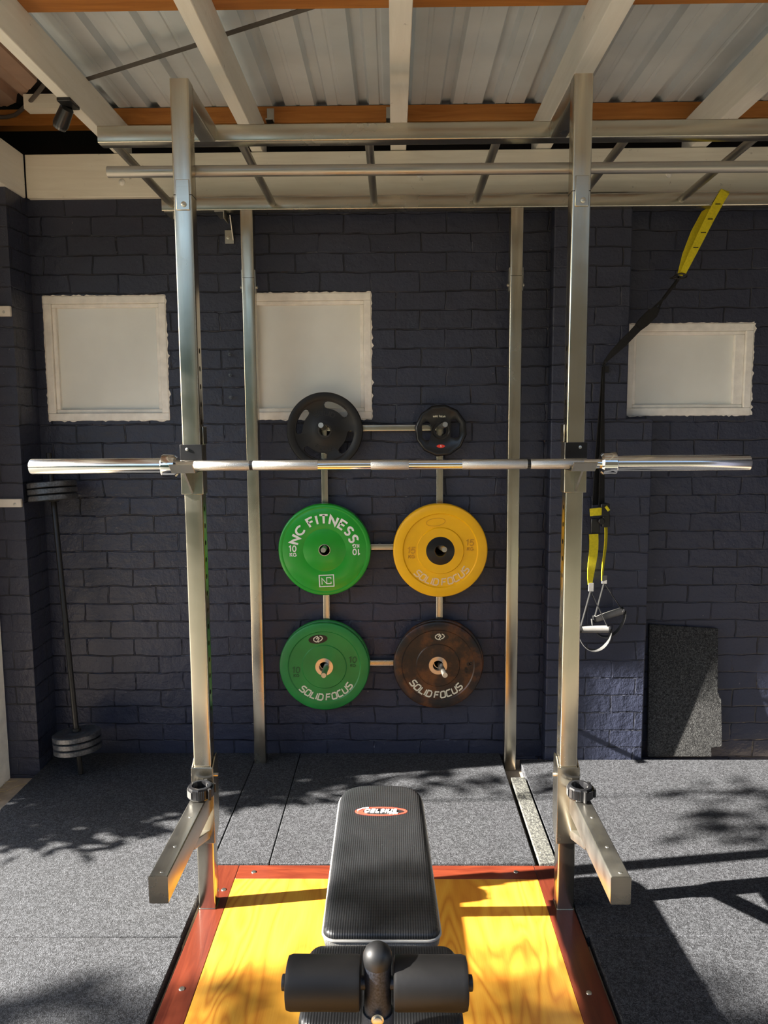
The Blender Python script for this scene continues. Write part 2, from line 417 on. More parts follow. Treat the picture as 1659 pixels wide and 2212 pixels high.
GR = {  # round letters
 'N': [(0, [(.04,0),(.04,1),(.74,0),(.74,1)])], 'C': [(0, arcp(.46,.5,.46,45,315,14))],
 'F': [(0, [(.06,0),(.06,1),(.62,1)]), (0, [(.06,.52),(.54,.52)])], 'I': [(0, [(.06,0),(.06,1)])],
 'T': [(0, [(0,1),(.74,1)]), (0, [(.37,1),(.37,0)])],
 'E': [(0, [(.64,1),(.06,1),(.06,0),(.66,0)]), (0, [(.06,.52),(.58,.52)])],
 'S': [(0, arcp(.36,.745,.255,35,270,9)[:-1] + arcp(.36,.245,.26,90,-145,9))],
 'K': [(0, [(.06,0),(.06,1)]), (0, [(.66,1),(.06,.42)]), (0, [(.26,.6),(.70,0)])],
 'G': [(0, arcp(.46,.5,.46,45,340,14) + [(.9,.45),(.52,.45)])],
 '1': [(0, [(.05,.78),(.3,1),(.3,0)])], '0': [(1, [(.36+.3*math.cos(t*PI/8), .5+.5*math.sin(t*PI/8)) for t in range(16)])],
 '5': [(0, [(.66,1),(.14,1),(.08,.56)] + arcp(.33,.32,.32,110,-150,9))],
 '8': [(1, arcp(.36,.75,.24,-90,250,12)), (1, arcp(.36,.25,.27,90,-250,12))],
 's': [(0, [(.5,.55),(.1,.6),(.1,.34),(.5,.28),(.5,0),(.06,0)])], 'o': [(1, [(.05,.05),(.05,.58),(.5,.58),(.5,.05)])],
 'l': [(0, [(.05,0),(.05,1)])], 'i': [(0, [(.05,0),(.05,.6)]), (0, [(.05,.78),(.05,.9)])],
 'd': [(1, [(.05,.02),(.05,.58),(.5,.58),(.5,.02)]), (0, [(.5,0),(.5,1)])],
 'f': [(0, [(.4,1),(.16,1),(.16,0)]), (0, [(0,.6),(.36,.6)])], 'c': [(0, [(.5,.6),(.05,.6),(.05,0),(.5,0)])],
 'u': [(0, [(.05,.6),(.05,0),(.5,0),(.5,.6)])],
 'P': [(0, [(.06,0),(.06,1),(.6,1),(.66,.75),(.6,.48),(.06,.48)])], 'O': [(1, [(.45+.42*math.cos(t*PI/8), .5+.5*math.sin(t*PI/8)) for t in range(16)])],
 'R': [(0, [(.06,0),(.06,1),(.6,1),(.66,.75),(.6,.5),(.06,.5)]), (0, [(.35,.5),(.7,0)])],
 'L': [(0, [(.06,1),(.06,0),(.62,0)])], 'U': [(0, [(.04,1),(.04,.2),(.2,0),(.5,0),(.66,.2),(.66,1)])], ' ': []}
ADVR = {'I': .40, ' ': .40, 'L': .76, 'N': 1.06, 'C': 1.10, 'T': .98, '1': .62, '0': .92, 'G': 1.12, 'l': .28, 'i': .28, 'f': .5, 's': .72, 'o': .72, 'd': .74, 'c': .70, 'u': .72, 'O': 1.1}
def text_width(t, gl, adv, dflt): return sum(adv.get(c, dflt) for c in t)
def write(mb, t, size, pen, place, gl=G, adv=ADV, dflt=1.08, shear=0., mi=0):
    """place(x, y, k) maps text space (metres, centred in x) to the surface"""
    x = -text_width(t, gl, adv, dflt)*size/2 + size*.08
    for c in t:
        for closed, pts in gl[c]:
            pp = []
            src = pts + ([pts[0]] if closed else [])
            for q in range(len(src)-1):          # refine so that letters bend with an arc
                a, b2 = src[q], src[q+1]
                for k in range(3): pp.append((a[0]+(b2[0]-a[0])*k/3, a[1]+(b2[1]-a[1])*k/3))
            if not closed: pp.append(src[-1])
            mb.stroke([(x + (px + shear*py)*size, py*size) for px, py in pp], pen, place, bool(closed), mi)
        x += adv.get(c, dflt)*size
def arc_place(c, y, R, top=True, th=.0012, a_off=0.):
    """letters along a circle on a plate face at plane y (facing -Y)"""
    def fn(x, yy, k):
        if top: a = math.radians(90 + a_off) - x/R; r = R + yy
        else: a = math.radians(-90 + a_off) + x/R; r = R - yy
        return V(c[0] + r*math.cos(a), y - (th if k else -.0006), c[1] + r*math.sin(a))
    return fn
def flat_place(c, y, th=.0012, rot=0.):
    co, si = math.cos(rot), math.sin(rot)
    def fn(x, yy, k): return V(c[0] + x*co - yy*si, y - (th if k else -.0006), c[1] + x*si + yy*co)
    return fn

# ------------------------------------------------------------------ camera
R = Matrix(((0.99990545,-0.00446083,-0.01300746),(0.01241857,-0.11328156,0.99348531),(-0.00590528,-0.99355291,-0.11321545)))
cam = bpy.data.cameras.new('camera'); cam.sensor_fit = 'HORIZONTAL'; cam.sensor_width = 36; cam.lens = 36*1640/1659
cam.clip_start = .02; cam.clip_end = 200
co = bpy.data.objects.new('camera', cam); COL.objects.link(co)
mw = Matrix.Identity(4)
for r_ in range(3): mw[r_][0] = R[r_][0]; mw[r_][1] = -R[r_][1]; mw[r_][2] = -R[r_][2]
mw[2][3] = H; co.matrix_world = mw
scene.camera = co

# ------------------------------------------------------------------ light
world = bpy.data.worlds.new('sky'); scene.world = world; world.use_nodes = True
wn = world.node_tree; bg = wn.nodes['Background']
sky = wn.nodes.new('ShaderNodeTexSky'); sky.sky_type = 'NISHITA'; sky.sun_disc = False
TAN = .50; EL = math.atan(TAN); AZ = math.radians(8.5)
sky.sun_elevation = EL; sky.sun_rotation = math.radians(262)
wn.links.new(sky.outputs[0], bg.inputs[0]); bg.inputs[1].default_value = .36
sl = bpy.data.lights.new('sun', 'SUN'); sl.energy = 44.; sl.angle = math.radians(.6); sl.color = (1., .94, .85)
so = bpy.data.objects.new('sun', sl); COL.objects.link(so)
d = V(math.cos(AZ)*math.cos(EL), math.sin(AZ)*math.cos(EL), -math.sin(EL))
so.rotation_euler = d.to_track_quat('-Z', 'Y').to_euler(); so.location = (-6, -1, 5)
vs = scene.view_settings; vs.view_transform = 'Standard'; vs.look = 'None'; vs.exposure = .28; vs.gamma = 1.; vs.use_curve_mapping = False
scene.cycles.use_denoising = True; scene.cycles.max_bounces = 8; scene.cycles.sample_clamp_indirect = 6

# ------------------------------------------------------------------ the room
YW = 3.63
struct('floor', MB().box((-2.6,.2,-.12), (3.4,3.9,0)), M['concrete'])
struct('ground', MB().box((-16,-14,-.2), (16,.2,-.02)).box((-16,.2,-.2), (-2.6,10,-.02)), M['paving'])
wins = [(-1.642,-1.066,w(.032),w(.61)), (-.692,-.103,w(.032),w(.616)), (1.092,1.68,w(.04),w(.463))]
xs = sorted({-1.69, 3.4} | {a for q in wins for a in q[:2]}); zs = sorted({0., 2.90} | {a for q in wins for a in q[2:]})
bw = MB()
for i in range(len(xs)-1):
    for k in range(len(zs)-1):
        cx, cz = (xs[i]+xs[i+1])/2, (zs[k]+zs[k+1])/2
        if any(q[0] < cx < q[1] and q[2] < cz < q[3] for q in wins): continue
        bw.box((xs[i],YW,zs[k]), (xs[i+1],YW+.12,zs[k+1]))
struct('wall_back', bw, M['brick'], smooth=0)
struct('wall_left', MB().box((-2.6,3.43,0), (-1.69,3.75,2.90)), M['brick'], smooth=0)
struct('wall_right', MB().box((3.28,.2,0), (3.4,YW,3.1)), M['brick'], smooth=0)
pil = MB().box((.728,3.547,w(.023)), (1.078,YW,2.685)).box((.728,3.545,0), (1.20,YW,w(.023)))
struct('wall_pier', pil, M['brick'], smooth=0, bevel=.006)
for n, (x0, x1, z0, z1) in enumerate(wins):
    root = bpy.data.objects.new('window_%d' % (n+1), None); COL.objects.link(root); root['kind'] = 'structure'
    root['_loc'] = [x0, YW, z0]; root.location = (x0, YW, z0)
    f = MB(); fw = .034
    ya, yb = YW-.004, YW+.06
    f.box((x0,ya,z1-fw), (x1,yb,z1)).box((x0,ya,z0), (x1,yb,z0+fw)).box((x0,ya,z0+fw), (x0+fw,yb,z1-fw)).box((x1-fw,ya,z0+fw), (x1,yb,z1-fw))
    obj('window_frame', f, M['white_win'], root, bevel=.003)
    g = MB(); a = fw; c = .052 if n < 2 else .05
    ya = YW+.010
    rx = .03 if n == 2 else 0.
    g.box((x0+a,ya,z1-c), (x1-a,yb,z1-a)).box((x0+a,ya,z0+a), (x1-a,yb,z0+c)).box((x0+a,ya,z0+c), (x0+c,yb,z1-c)).box((x1-c-rx,ya,z0+c), (x1-a,yb,z1-c))
    obj('glazing_bead', g, M['white_win'], root, bevel=.003)
    obj('pane', MB().box((x0+c-.004,YW+.028,z0+c-.004), (x1-c+.004,YW+.034,z1-c+.004)), M['pane'], root)
    # ragged paint carried onto the bricks around the frame
    fr = MB(); step = .012
    def edge(p, q, nx, nz, amp):
        L = math.hypot(q[0]-p[0], q[1]-p[1]); k = int(L/step); prev = None
        for i in range(k+1):
            t = i/k; a2 = (p[0]+(q[0]-p[0])*t, p[1]+(q[1]-p[1])*t); e = random.random()**5*amp + .0025*random.random() + .001
            cur = (a2, (a2[0]+nx*e, a2[1]+nz*e))
            if prev: fr.prism([prev[0], cur[0], cur[1], prev[1]], lambda x,z: V(x,YW-.0025,z), lambda x,z: V(x,YW+.002,z))
            prev = cur
    edge((x1,z0),(x1,z1),1,0,.012); edge((x0,z0),(x1,z0),0,-1,.006); edge((x0,z1),(x1,z1),0,1,.005)
    if n != 2: edge((x0,z0),(x0,z1),-1,0,.012 if n else .003)
    obj('paint_fringe', fr, M['fringe'], root, smooth=0)

# white top plates, added light-blocking boards, joists, purlins, roof
zr0 = w(1.465)
struct('trim_1', MB().box((-1.676,3.60,w(1.045)), (3.28,3.74,w(1.237))), M['white_x'], bevel=.004)
struct('trim_2', MB().box((-1.80,.2,w(1.045)), (-1.68,3.60,w(1.237))), M['white_y'], bevel=.004)
struct('trim_3', MB().box((-1.95,3.125,0), (-1.83,3.425,2.70)), M['white_win'], bevel=.004)
struct('sun_limit_fascia', MB().box((-2.42,.2,2.72), (-2.36,3.86,3.16)), M['dark'])  # added unseen fascia, height set to limit how far the sun reaches
sun_cut = MB().prism([(3.126,1.88),(3.126,2.70),(3.045,2.70),(3.085,2.03)], lambda y,z: V(-1.93,y,z), lambda y,z: V(-1.86,y,z))  # added unseen brace, outline shaped to bound the sun patches
struct('sun_cut_brace', sun_cut, M['white_win'], smooth=0)
struct('roof_gap_blocker', MB().box((-2.42,3.2,zr0+.035), (-1.20,3.9,zr0+.06)), M['dark'])  # added board, stops sky and sun leaking past the brown sheet's end
struct('eave_gap_blocker', MB().box((-2.4,3.86,2.6), (3.4,3.90,3.2)), M['dark'])  # added dark board, keeps the gap above the back plate dark against sky
jn = [(-1.268,-1.222,'white joist above the left end of the steel beam, with the black lamp under it'),
      (-.640,-.588,'white joist between the left front upright and the middle of the rack'),
      (-.008,.063,'white joist over the middle of the rack, seen from straight below'),
      (.648,.718,'white joist passing over the top of the right front upright'),
      (1.345,1.418,'rightmost white joist, its pale side showing at the right edge')]
boltz = []
for x0, x1, lab in jn:
    o = obj('ceiling_joist', MB().box((x0,.2,w(1.24)), (x1,3.72,w(1.388))), M['white_y'], bevel=.003); tag(o, lab, 'joist', 'white ceiling joists')
for y0, y1, lab in ((3.675,3.745,'orange pine purlin along the back wall above the white beam'), (2.63,2.72,'orange pine purlin at the top edge of the picture'), (1.62,1.71,None), (.62,.71,None)):
    o = obj('purlin', MB().box((-2.3,y0,w(1.39)), (3.3,y1,w(1.462))), M['orange'], bevel=.002)
    tag(o, lab or 'orange pine purlin overhead in front of the camera view', 'purlin', 'pine roof purlins')
def ribs(x0, x1, pitch, off):
    """trapezoidal sheet profile, heights above the pan"""
    out = []; k = math.floor((x0-off)/pitch)
    while off + k*pitch < x1 + pitch:
        c = off + k*pitch
        out += [(c-.030,0),(c-.018,.030),(c+.018,.030),(c+.030,0), (c+.075,0),(c+.08,.004),(c+.092,.004),(c+.097,0)]; k += 1
    return [(min(max(x,x0),x1), z) for x, z in out if x0-.05 <= x <= x1+.05]
zr = w(1.465)
pr = ribs(-1.38, 3.3, .1925, -.523+.003)
rf = MB()
poly = [(x, z) for x, z in pr] + [(x, z+.0012) for x, z in reversed(pr)]
rf.prism(poly, lambda x,z: V(x,.1,zr+z), lambda x,z: V(x,3.85,zr+z))
struct('ceiling', rf, M['roof'], smooth=0)
pr = ribs(-2.4, -1.375, .1925, -.523+.003)
ro = MB()
def yend(x): return min(3.655, 3.29 + max(0., (-x-1.42))*.95 + .05*math.sin((-x-1.4)*5))
n_ = len(pr)
vs_ = [V(x,.1,zr+.0005+z) for x,z in pr] + [V(x,yend(x),zr+.0005+z) for x,z in pr] + [V(x,.1,zr+.002+z) for x,z in pr] + [V(x,yend(x),zr+.002+z) for x,z in pr]
fs_ = [(i,i+1,n_+i+1,n_+i) for i in range(n_-1)] + [(2*n_+i,2*n_+i+1,3*n_+i+1,3*n_+i) for i in range(n_-1)] + [(n_+i,n_+i+1,3*n_+i+1,3*n_+i) for i in range(n_-1)]
ro.add(vs_, fs_)
tag(obj('roofing_sheet', ro, M['roof_old'], smooth=0), 'brownish ribbed roofing sheet with a curved end, at the top left corner', 'roofing sheet')
tag(obj('cable', MB().tube([(x, yend(x)+.012, zr-.02-.02*math.sin((x+2.3)*3)) for x in [-1.33-.05*k for k in range(11)]], .009), M['cable']), 'grey cable following the curved end of the brown roofing sheet', 'cable')
tag(obj('timber_block', MB().box((-1.62,3.50,w(1.395)), (-1.29,3.56,w(1.455))), M['white_x']), 'short white timber between the brown sheet and the left joist', 'timber')
# hoop iron brace across the top of the joists
hb = MB(); P = [(-1.40,3.31),(-1.225,3.22),(-.733,2.965),(-.588,2.88),(-.241,2.70),(.1,2.53),(.5,2.33)]
hb.strap([V(x,y,w(1.393)) for x,y in P], V(.46,.89,0), .026, .002)
tag(obj('brace_strap', hb, M['hoop']), 'flat metal brace strap running slantwise over the joists, top left', 'brace strap')
# cleats on the back purlin and rust drips
for x, lab in ((-.575,'galvanised cleat on the back purlin beside the left joist'), (-.027,'galvanised cleat on the back purlin beside the middle joist')):
    tag(obj('cleat', MB().box((x,3.668,w(1.385)), (x+.032,3.675,w(1.45)))  .box((x,3.62,w(1.383)), (x+.032,3.675,w(1.389))), M['bolt']), lab, 'bracket', 'purlin cleats')
# coach bolts in the white beam
for px, z, lab in ((-1.235,1.11,'domed bolt head in the white beam left of the rack'), (-.91,1.21,'domed bolt head near the top of the white beam behind the bar end'),
                   (.125,1.13,'domed bolt head in the white beam right of the middle rung'), (1.25,1.12,'domed bolt head in the white beam by the yellow strap')):
    tag(obj('beam_bolt', MB().lathe([(0,.015),(.004,.0145),(.009,.009),(.011,.0)], (px,3.60,w(z)), (0,-1,0), 20), M['white_win']), lab, 'bolt', 'bolts in the white beam')
# lamp under the left joist
t = thing('flood_lamp', 'black lamp hanging under the left joist near the ceiling', 'lamp', (-1.25,3.06,w(1.235)))
obj('lamp_bracket', MB().box((-1.268,3.01,w(1.226)), (-1.215,3.10,w(1.2395))), M['lamp'], t, bevel=.003)
obj('lamp_body', MB().lathe([(0,.016),(.01,.026),(.075,.030),(.083,.028)], (-1.25,3.07,w(1.230)), (-.50,.35,-.62), 24), M['lamp'], t)
obj('lamp_lens', MB().lathe([(.082,.027),(.092,.025),(.095,.0)], (-1.25,3.07,w(1.230)), (-.50,.35,-.62), 24), M['glass'], t, label='smoky lens of the lamp')
# battens on the left pier
for x1, z0, z1, lab in ((-1.690,.490,.535,'short white board on the left brick pier, the upper one'), (-1.693,-.360,-.322,'short white board on the left brick pier, the lower one')):
    t = thing('wall_batten', lab, 'board', (-1.80,3.42,w(z0)), 'white boards on the left pier')
    obj('board', MB().box((-2.1,3.412,w(z0)), (x1-.002,3.43,w(z1))), M['batten'], t, bevel=.003)
    obj('screw', MB().lathe([(0,.006),(.002,.005),(.003,0)], (x1-.03,3.412,w((z0+z1)/2-.004)), (0,-1,0), 12), M['bolt'], t)
# masonry bolts left in the wall
for z, lab in ((.336,'masonry bolt sticking out of the wall left of the middle window, topmost of three'), (.240,'masonry bolt left of the middle window, middle of three'), (.136,'masonry bolt left of the middle window, lowest of three')):
    tag(obj('wall_bolt', MB().cyl((-.766,YW,w(z)), (-.766,YW-.035,w(z)), .004, 12).lathe([(0,.009),(.007,.009)], (-.766,YW-.02,w(z)), (0,-1,0), 6), M['iron']), lab, 'bolt', 'bolts in the brick wall')

# ------------------------------------------------------------------ rubber floor mats
def rmat(x0, x1, y0, y1, lab, m='mat', z=.04):
    o = obj('rubber_mat', MB().box((x0,y0,0.0005), (x1,y1,z)), M[m], bevel=.003); tag(o, lab, 'floor mat', 'rubber floor mats'); return o
rmat(-1.688,-.6865,2.25,3.622, 'rubber floor mat at the back left under the leaning barbell')
rmat(-1.71,-.683,.5,2.2465, 'rubber floor mat at the bottom left corner')
rmat(-.6835,-.4715,2.66,3.622, 'narrow rubber floor mat behind the left front upright')
rmat(-.469,.520,2.66,3.62, 'rubber floor mat behind the bench, in the middle of the floor')
rmat(.535,.600,2.66,3.352, 'narrow flecked rubber strip between two floor mats behind the right upright', 'strip', .043)
rmat(.607,2.6,2.2605,3.188, 'rubber floor mat on the right, crossed by the dark upright shadows')
rmat(.607,2.6,3.1905,3.544, 'rubber floor mat along the foot of the right pier')
rmat(.618,2.6,.5,2.2575, 'rubber floor mat at the bottom right corner')

# ------------------------------------------------------------------ lifting platform
ZP = .035
t = thing('lifting_platform', 'wooden lifting platform with yellow plywood centre and red border boards', 'platform', (-.03,1.6,0))
obj('plywood_panel', MB().box((-.581,.5,.001), (.513,2.571,ZP)), M['ply'], t, label='yellow varnished plywood panel', bevel=.001)
obj('border_board', MB().box((-.666,.5,.001), (-.5815,2.656,ZP)), M['red_y'], t, label='red stained board along the left side', bevel=.002)
obj('border_board', MB().box((.5135,.5,.001), (.603,2.656,ZP)), M['red_y'], t, label='red stained board along the right side', bevel=.002)
obj('border_board', MB().box((-.581,2.5715,.001), (.513,2.656,ZP)), M['red_x'], t, label='red stained board across the far end', bevel=.002)
first = None
for x, y in ((-.623,2.03),(-.607,2.505),(-.52,2.612),(.44,2.615),(.555,2.02),(.566,2.50),(-.05,2.61)):
    if first is None:
        first = obj('screw', MB().lathe([(0,.0085),(.0022,.0075),(.003,.003),(.003,0)], (0,0,0), (0,0,1), 16), M['bolt'], None, smooth=40); first.parent = t; s = first
    else:
        s = first.copy(); COL.objects.link(s); s.parent = t
    s.location = Vector((x,y,ZP)) - Vector(t['_loc'])

# ------------------------------------------------------------------ power rack
T = .057
t = thing('power_rack', 'stainless steel power rack with monkey bar rungs fixed to the brick wall', 'power rack', (-.03,2.95,0))
xl, xr = -.6385, .5715           # upright centres
yf = 2.396 + T/2
zt = w(1.036)
for x, side in ((xl, 1), (xr, -1)):
    u = obj('upright', MB().rhs((x,yf,ZP), (x,yf,zt), T, T), M['steel'], t)
    hc = MB()
    z = .62
    while z < w(.28):
        xa = x + side*T/2
        hc.cyl((xa - side*.02, yf, z), (xa + side*.01, yf, z), .0085, 14); z += .0555
    # holes drilled in the inner face (cutter in the part's own space)
    o0 = Vector(t['_loc']); hc.v = [tuple(Vector(p) - o0) for p in hc.v]
    par = u.parent; u.parent = None
    cut(u, hc); u.parent = par
    # joint plate with bolt
    obj('joint_plate', MB().box((x-.020,2.3915,w(.655)), (x+.022,2.397,w(.745))), M['steel_x'], t, bevel=.002)
    obj('joint_seam', MB().rhs((x,yf,w(.700)), (x,yf,w(.7022)), T+.001, T+.001), M['dark'], t)
    obj('bolt', MB().lathe([(0,.008),(.003,.008),(.005,.005),(.0055,0)], (x+.004,2.3915,w(.672)), (0,-1,0), 18), M['bolt'], t)
    obj('top_arm', MB().rhs((x,2.453,zt-T/2), (x,2.745,zt-T/2), T, T), M['steel_y'], t)
yb = 2.745 + T/2
obj('front_beam', MB().rhs((-1.02,yb,zt-T/2), (2.3,yb,zt-T/2), T, T), M['steel_x'], t)
zk = w(.985); ykb = 3.50 + T/2
obj('rear_rail', MB().rhs((-1.028,ykb,zk), (2.3,ykb,zk), T, T+.001), M['steel_x'], t)
r0 = None
for k, x in enumerate((-.985,-.535,-.082,.370,.822,1.275,1.73)):
    if r0 is None: r0 = obj('rung', MB().cyl((0,2.80,w(.998)), (0,3.505,zk), .0155, 20), M['pipe'], t); base = r0
    else: base = r0.copy(); COL.objects.link(base); base.parent = t
    base.location = V(x, 0, 0)
obj('pull_up_bar', MB().cyl((-.89,2.4705,w(.793)), (2.3,2.4705,w(.787)), .0172, 24), M['pipe'], t)
for x0 in (-.680, .525):
    x = x0 + T/2
    obj('rear_upright', MB().rhs((x,ykb,.0405 if x < 0 else .0015), (x,ykb,w(.662)), T, T), M['steel'], t)
    obj('rear_upright', MB().rhs((x,ykb,w(.664)), (x,ykb,zk-T/2), T, T), M['steel'], t)
    for sx in (-1, 1):
        sp = MB()
        sp.box((x+sx*(T/2)-.0015+sx*.0015, ykb-.018, w(.60)), (x+sx*(T/2)+.0015+sx*.0015, ykb+.018, w(.70)))
        bl = MB().lathe([(0,.007),(.006,.007),(.009,.003),(.009,0)], (x+sx*(T/2+.003), ykb-.004, w(.625)), (sx,0,0), 14)
        so2 = obj('splice_plate', sp, M['bolt'], t); obj('bolt', bl, M['bolt'], so2)
for x in (-.775, .84, -1.0):
    br = MB()
    br.box((x-.02,3.505,zk-.0335), (x+.024,3.625,zk-.0293)).box((x+.020,3.505,zk-.062), (x+.024,3.60,zk-.0335))
    br.prism([(3.56,zk-.033),(3.625,zk-.033),(3.625,zk-.135),(3.60,zk-.10)], lambda y,z,x=x: V(x+.036,y,z), lambda y,z,x=x: V(x+.040,y,z))
    br.box((x+.0,3.621,zk-.145), (x+.040,3.6265,zk-.085))
    obj('wall_bracket', br, M['steel_y'], t)
    obj('bolt', MB().lathe([(0,.008),(.004,.008),(.006,.004),(.006,0)], (x+.015,3.621,zk-.118), (0,-1,0), 14), M['bolt'], t)
obj('foot_weld', MB().rhs((xl,yf,ZP), (xl,yf,ZP+.002), T+.004, T+.004), M['steel'], t)
obj('foot_weld', MB().rhs((xr,yf,ZP), (xr,yf,ZP+.002), T+.004, T+.004), M['steel'], t)

# ------------------------------------------------------------------ bar hooks on the uprights
ZB = w(-.1195)          # bar axis
for x, s, lab in ((xl,1,'steel bar hook on the left front upright, holding the barbell'), (xr,-1,'steel bar hook on the right front upright, holding the barbell')):
    t = thing('bar_hook', lab, 'bar hook', (x,2.40,ZB-.1), 'hooks holding the barbell')
    sl_ = MB(); g = .0022; th = .004
    z0, z1 = w(-.214), w(-.056)
    a, b2 = x-T/2-g, x+T/2+g
    sl_.box((a-th,2.396-g-th,z0), (b2+th,2.396-g,z1-.05)); sl_.box((a-th,2.396-g,z0), (a,2.447,z1)); sl_.box((b2,2.396-g,z0), (b2+th,2.447,z1))
    xi = b2 if s > 0 else a-th
    sl_.box((xi,2.415,z1), (xi+th,2.462,w(.0)))
    obj('sleeve', sl_, M['steel_x'], t, bevel=.0015)
    obj('liner', MB().box((a-th,2.396-g-th,z1-.049), (b2+th,2.396-g,z1)), M['plastic'], t, bevel=.001, label='black plastic liner behind the bar')
    obj('bolt', MB().lathe([(0,.005),(.002,.005),(.003,.002),(.003,0)], (x+.012*(-s),2.3895,z1-.015), (0,-1,0), 14), M['bolt'], t)
    cr = MB(); zc = ZB-.0160
    cr.prism([(2.390,zc),(2.300,zc),(2.268,w(-.112)),(2.264,w(-.114)),(2.297,zc-.005),(2.390,zc-.005)], lambda y,z: V(x-.036,y,z), lambda y,z: V(x+.036,y,z))
    obj('cradle', cr, M['steel_x'], t, smooth=0, bevel=.001)
    obj('gusset', MB().prism([(2.3895,zc-.0055),(2.305,zc-.0055),(2.3895,z0+.004)], lambda y,z: V(x-.003,y,z), lambda y,z: V(x+.003,y,z)), M['steel_y'], t, smooth=0)

# ------------------------------------------------------------------ olympic barbell in the hooks
t = thing('barbell', 'long chrome barbell racked across the two front uprights', 'barbell', (-.017,2.326,ZB))
X = lambda x: V(x,2.326,ZB)
obj('shaft', MB().cyl(X(-.70), X(.67), .0148, 32), M['chrome'], t)
for a, b2 in ((-.612,-.442),(-.431,-.232),(-.070,.046),(.209,.407),(.418,.578)):
    obj('knurling', MB().lathe([(0,.0148),(.001,.0156),(b2-a-.001,.0156),(b2-a,.0148)], X(a), (1,0,0), 40), M['knurl'], t, label='rough knurled grip section')
for s, xa, xb in ((-1,-.709,-1.117),(1,.676,1.083)):
    L = abs(xb-xa)
    obj('sleeve', MB().lathe([(0,.0245),(L-.004,.0245),(L-.001,.0225),(L,.018),(L-.002,.012),(L-.002,0)], X(xa), (s,0,0), 48), M['sleeve'], t)
    obj('shoulder_collar', MB().lathe([(-.046,.017),(-.046,.026),(-.040,.033),(-.003,.0355),(0,.034),(0,.0245)], X(xa), (s,0,0), 48), M['chrome'], t)
obj('ring_mark', MB().cyl(X(-.4415), X(-.4315), .01495, 32), M['plastic'], t, label='dark ring groove left of centre')
obj('ring_mark', MB().cyl(X(.4075), X(.4175), .01495, 32), M['plastic'], t, label='dark ring groove right of centre')

# ------------------------------------------------------------------ spotter arms and collars
ZA = w(-1.20)
for xa, xb, x, s, lab in ((-.664,-.612,xl,1,'steel spotter arm jutting forward from the left upright'), (.575,.628,xr,-1,'steel spotter arm jutting forward from the right upright')):
    t = thing('spotter_arm', lab, 'spotter arm', (x,2.38,ZA-.1), 'spotter arms on the rack')
    xc = (xa+xb)/2; wd = xb-xa; ht = .077; ye = 1.907
    am = obj('arm', MB().rhs((xc,ye+.003,ZA-ht/2), (xc,2.388,ZA-ht/2), wd, ht, .004), M['steel_y'], t)
    obj('end_plate', MB().rhs((xc,ye,ZA-ht/2), (xc,ye+.0032,ZA-ht/2), wd+.001, ht+.001, .004), M['steel_x'], t)
    for y in (2.22, 2.055, 1.93):
        obj('screw', MB().lathe([(0,.0055),(.001,.005),(.0015,0)], (xc+.004,y,ZA), (0,0,1), 14), M['bolt'], t)
    # channel bracket round the upright
    bk = MB(); a, b2 = x-T/2-.0025, x+T/2+.0025; z0, z1 = w(-1.385), w(-1.095)
    bk.box((a-.005,2.3885,z0), (b2+.005,2.3935,w(-1.12)))
    for q in (a-.005, b2):
        bk.prism([(2.3935,z0),(2.445,z0+.02),(2.462,z0+.06),(2.462,z1-.01),(2.452,z1),(2.430,z1-.004),(2.3935,w(-1.125))], lambda y,z,q=q: V(q,y,z), lambda y,z,q=q: V(q+.005,y,z))
    obj('bracket', bk, M['steel'], t, smooth=0, bevel=.0015)
    brc = MB(); xq = x
    brc.rhs((xc,2.388,w(-1.352)), (xc,2.20,ZA-ht-.004), wd*.80, .028, .003, V(0,0,1))
    obj('brace', brc, M['steel_y'], t)
    pin = MB().cyl((a-.014,2.425,w(-1.16)), (b2+.014,2.425,w(-1.16)), .006, 14)
    obj('pin', pin, M['bolt'], t)
def collar(x, y, rot, lab):
    t = thing('bar_collar', lab, 'bar collar', (x,y,ZA), 'clamp collars on the spotter arms')
    n = 28; hh = .042
    def ringp(r, k): return V(x + r*math.cos(k), y + r*math.sin(k), 0)
    bd = MB().lathe([(.002,.0265),(.002,.0375),(.006,.0395),(hh-.006,.0395),(hh-.001,.0375),(hh,.034),(hh,.0275),(hh-.004,.0262),(.006,.0262)], (x,y,ZA+.0005), (0,0,1), 12, closed=True, phase=rot)
    obj('clamp_ring', bd, M['plastic'], t, smooth=20)
    def P(a, r, z): a += rot; return V(x + r*math.cos(a), y + r*math.sin(a), ZA + z)
    lv = MB(); path = [P(a, .0425, .022) for a in [(-1.0+.16*k) for k in range(13)]]
    lv.strap(path, V(0,0,1), .026, .004)
    obj('lever', lv, M['plastic'], t)
    st = MB().strap([P(a, .0408, .021) for a in [(2.2+.14*k) for k in range(12)]], V(0,0,1), .022, .002)
    obj('label_band', st, M['strap_grey'], t, label='pale band round the collar')
    for a in (-1.05, .95): obj('hinge', MB().cyl(P(a,.0435,.004), P(a,.0435,.040), .0055, 14), M['cap'], t)
    obj('latch_pin', MB().cyl(P(.05,.047,.008), P(.05,.047,.036), .004, 12), M['cap'], t)
    rib = MB()
    for k in range(5):
        a = -2.1 + .15*k; rib.box(tuple(P(a,.0385,.008) - V(.0016,.0016,0)), tuple(P(a,.0385,.036) + V(.0016,.0016,0)))
    obj('grip_ribs', rib, M['plastic'], t)
    for a in (.3, 2.4, 4.5): obj('inner_pad', MB().cyl(P(a,.0255,.006), P(a,.0255,.038), .0028, 10), M['strap_grey'], t)
collar(-.634, 2.345, .45, 'black clamp collar standing on the left spotter arm')
collar(.597, 2.345, -.35, 'black clamp collar standing on the right spotter arm')

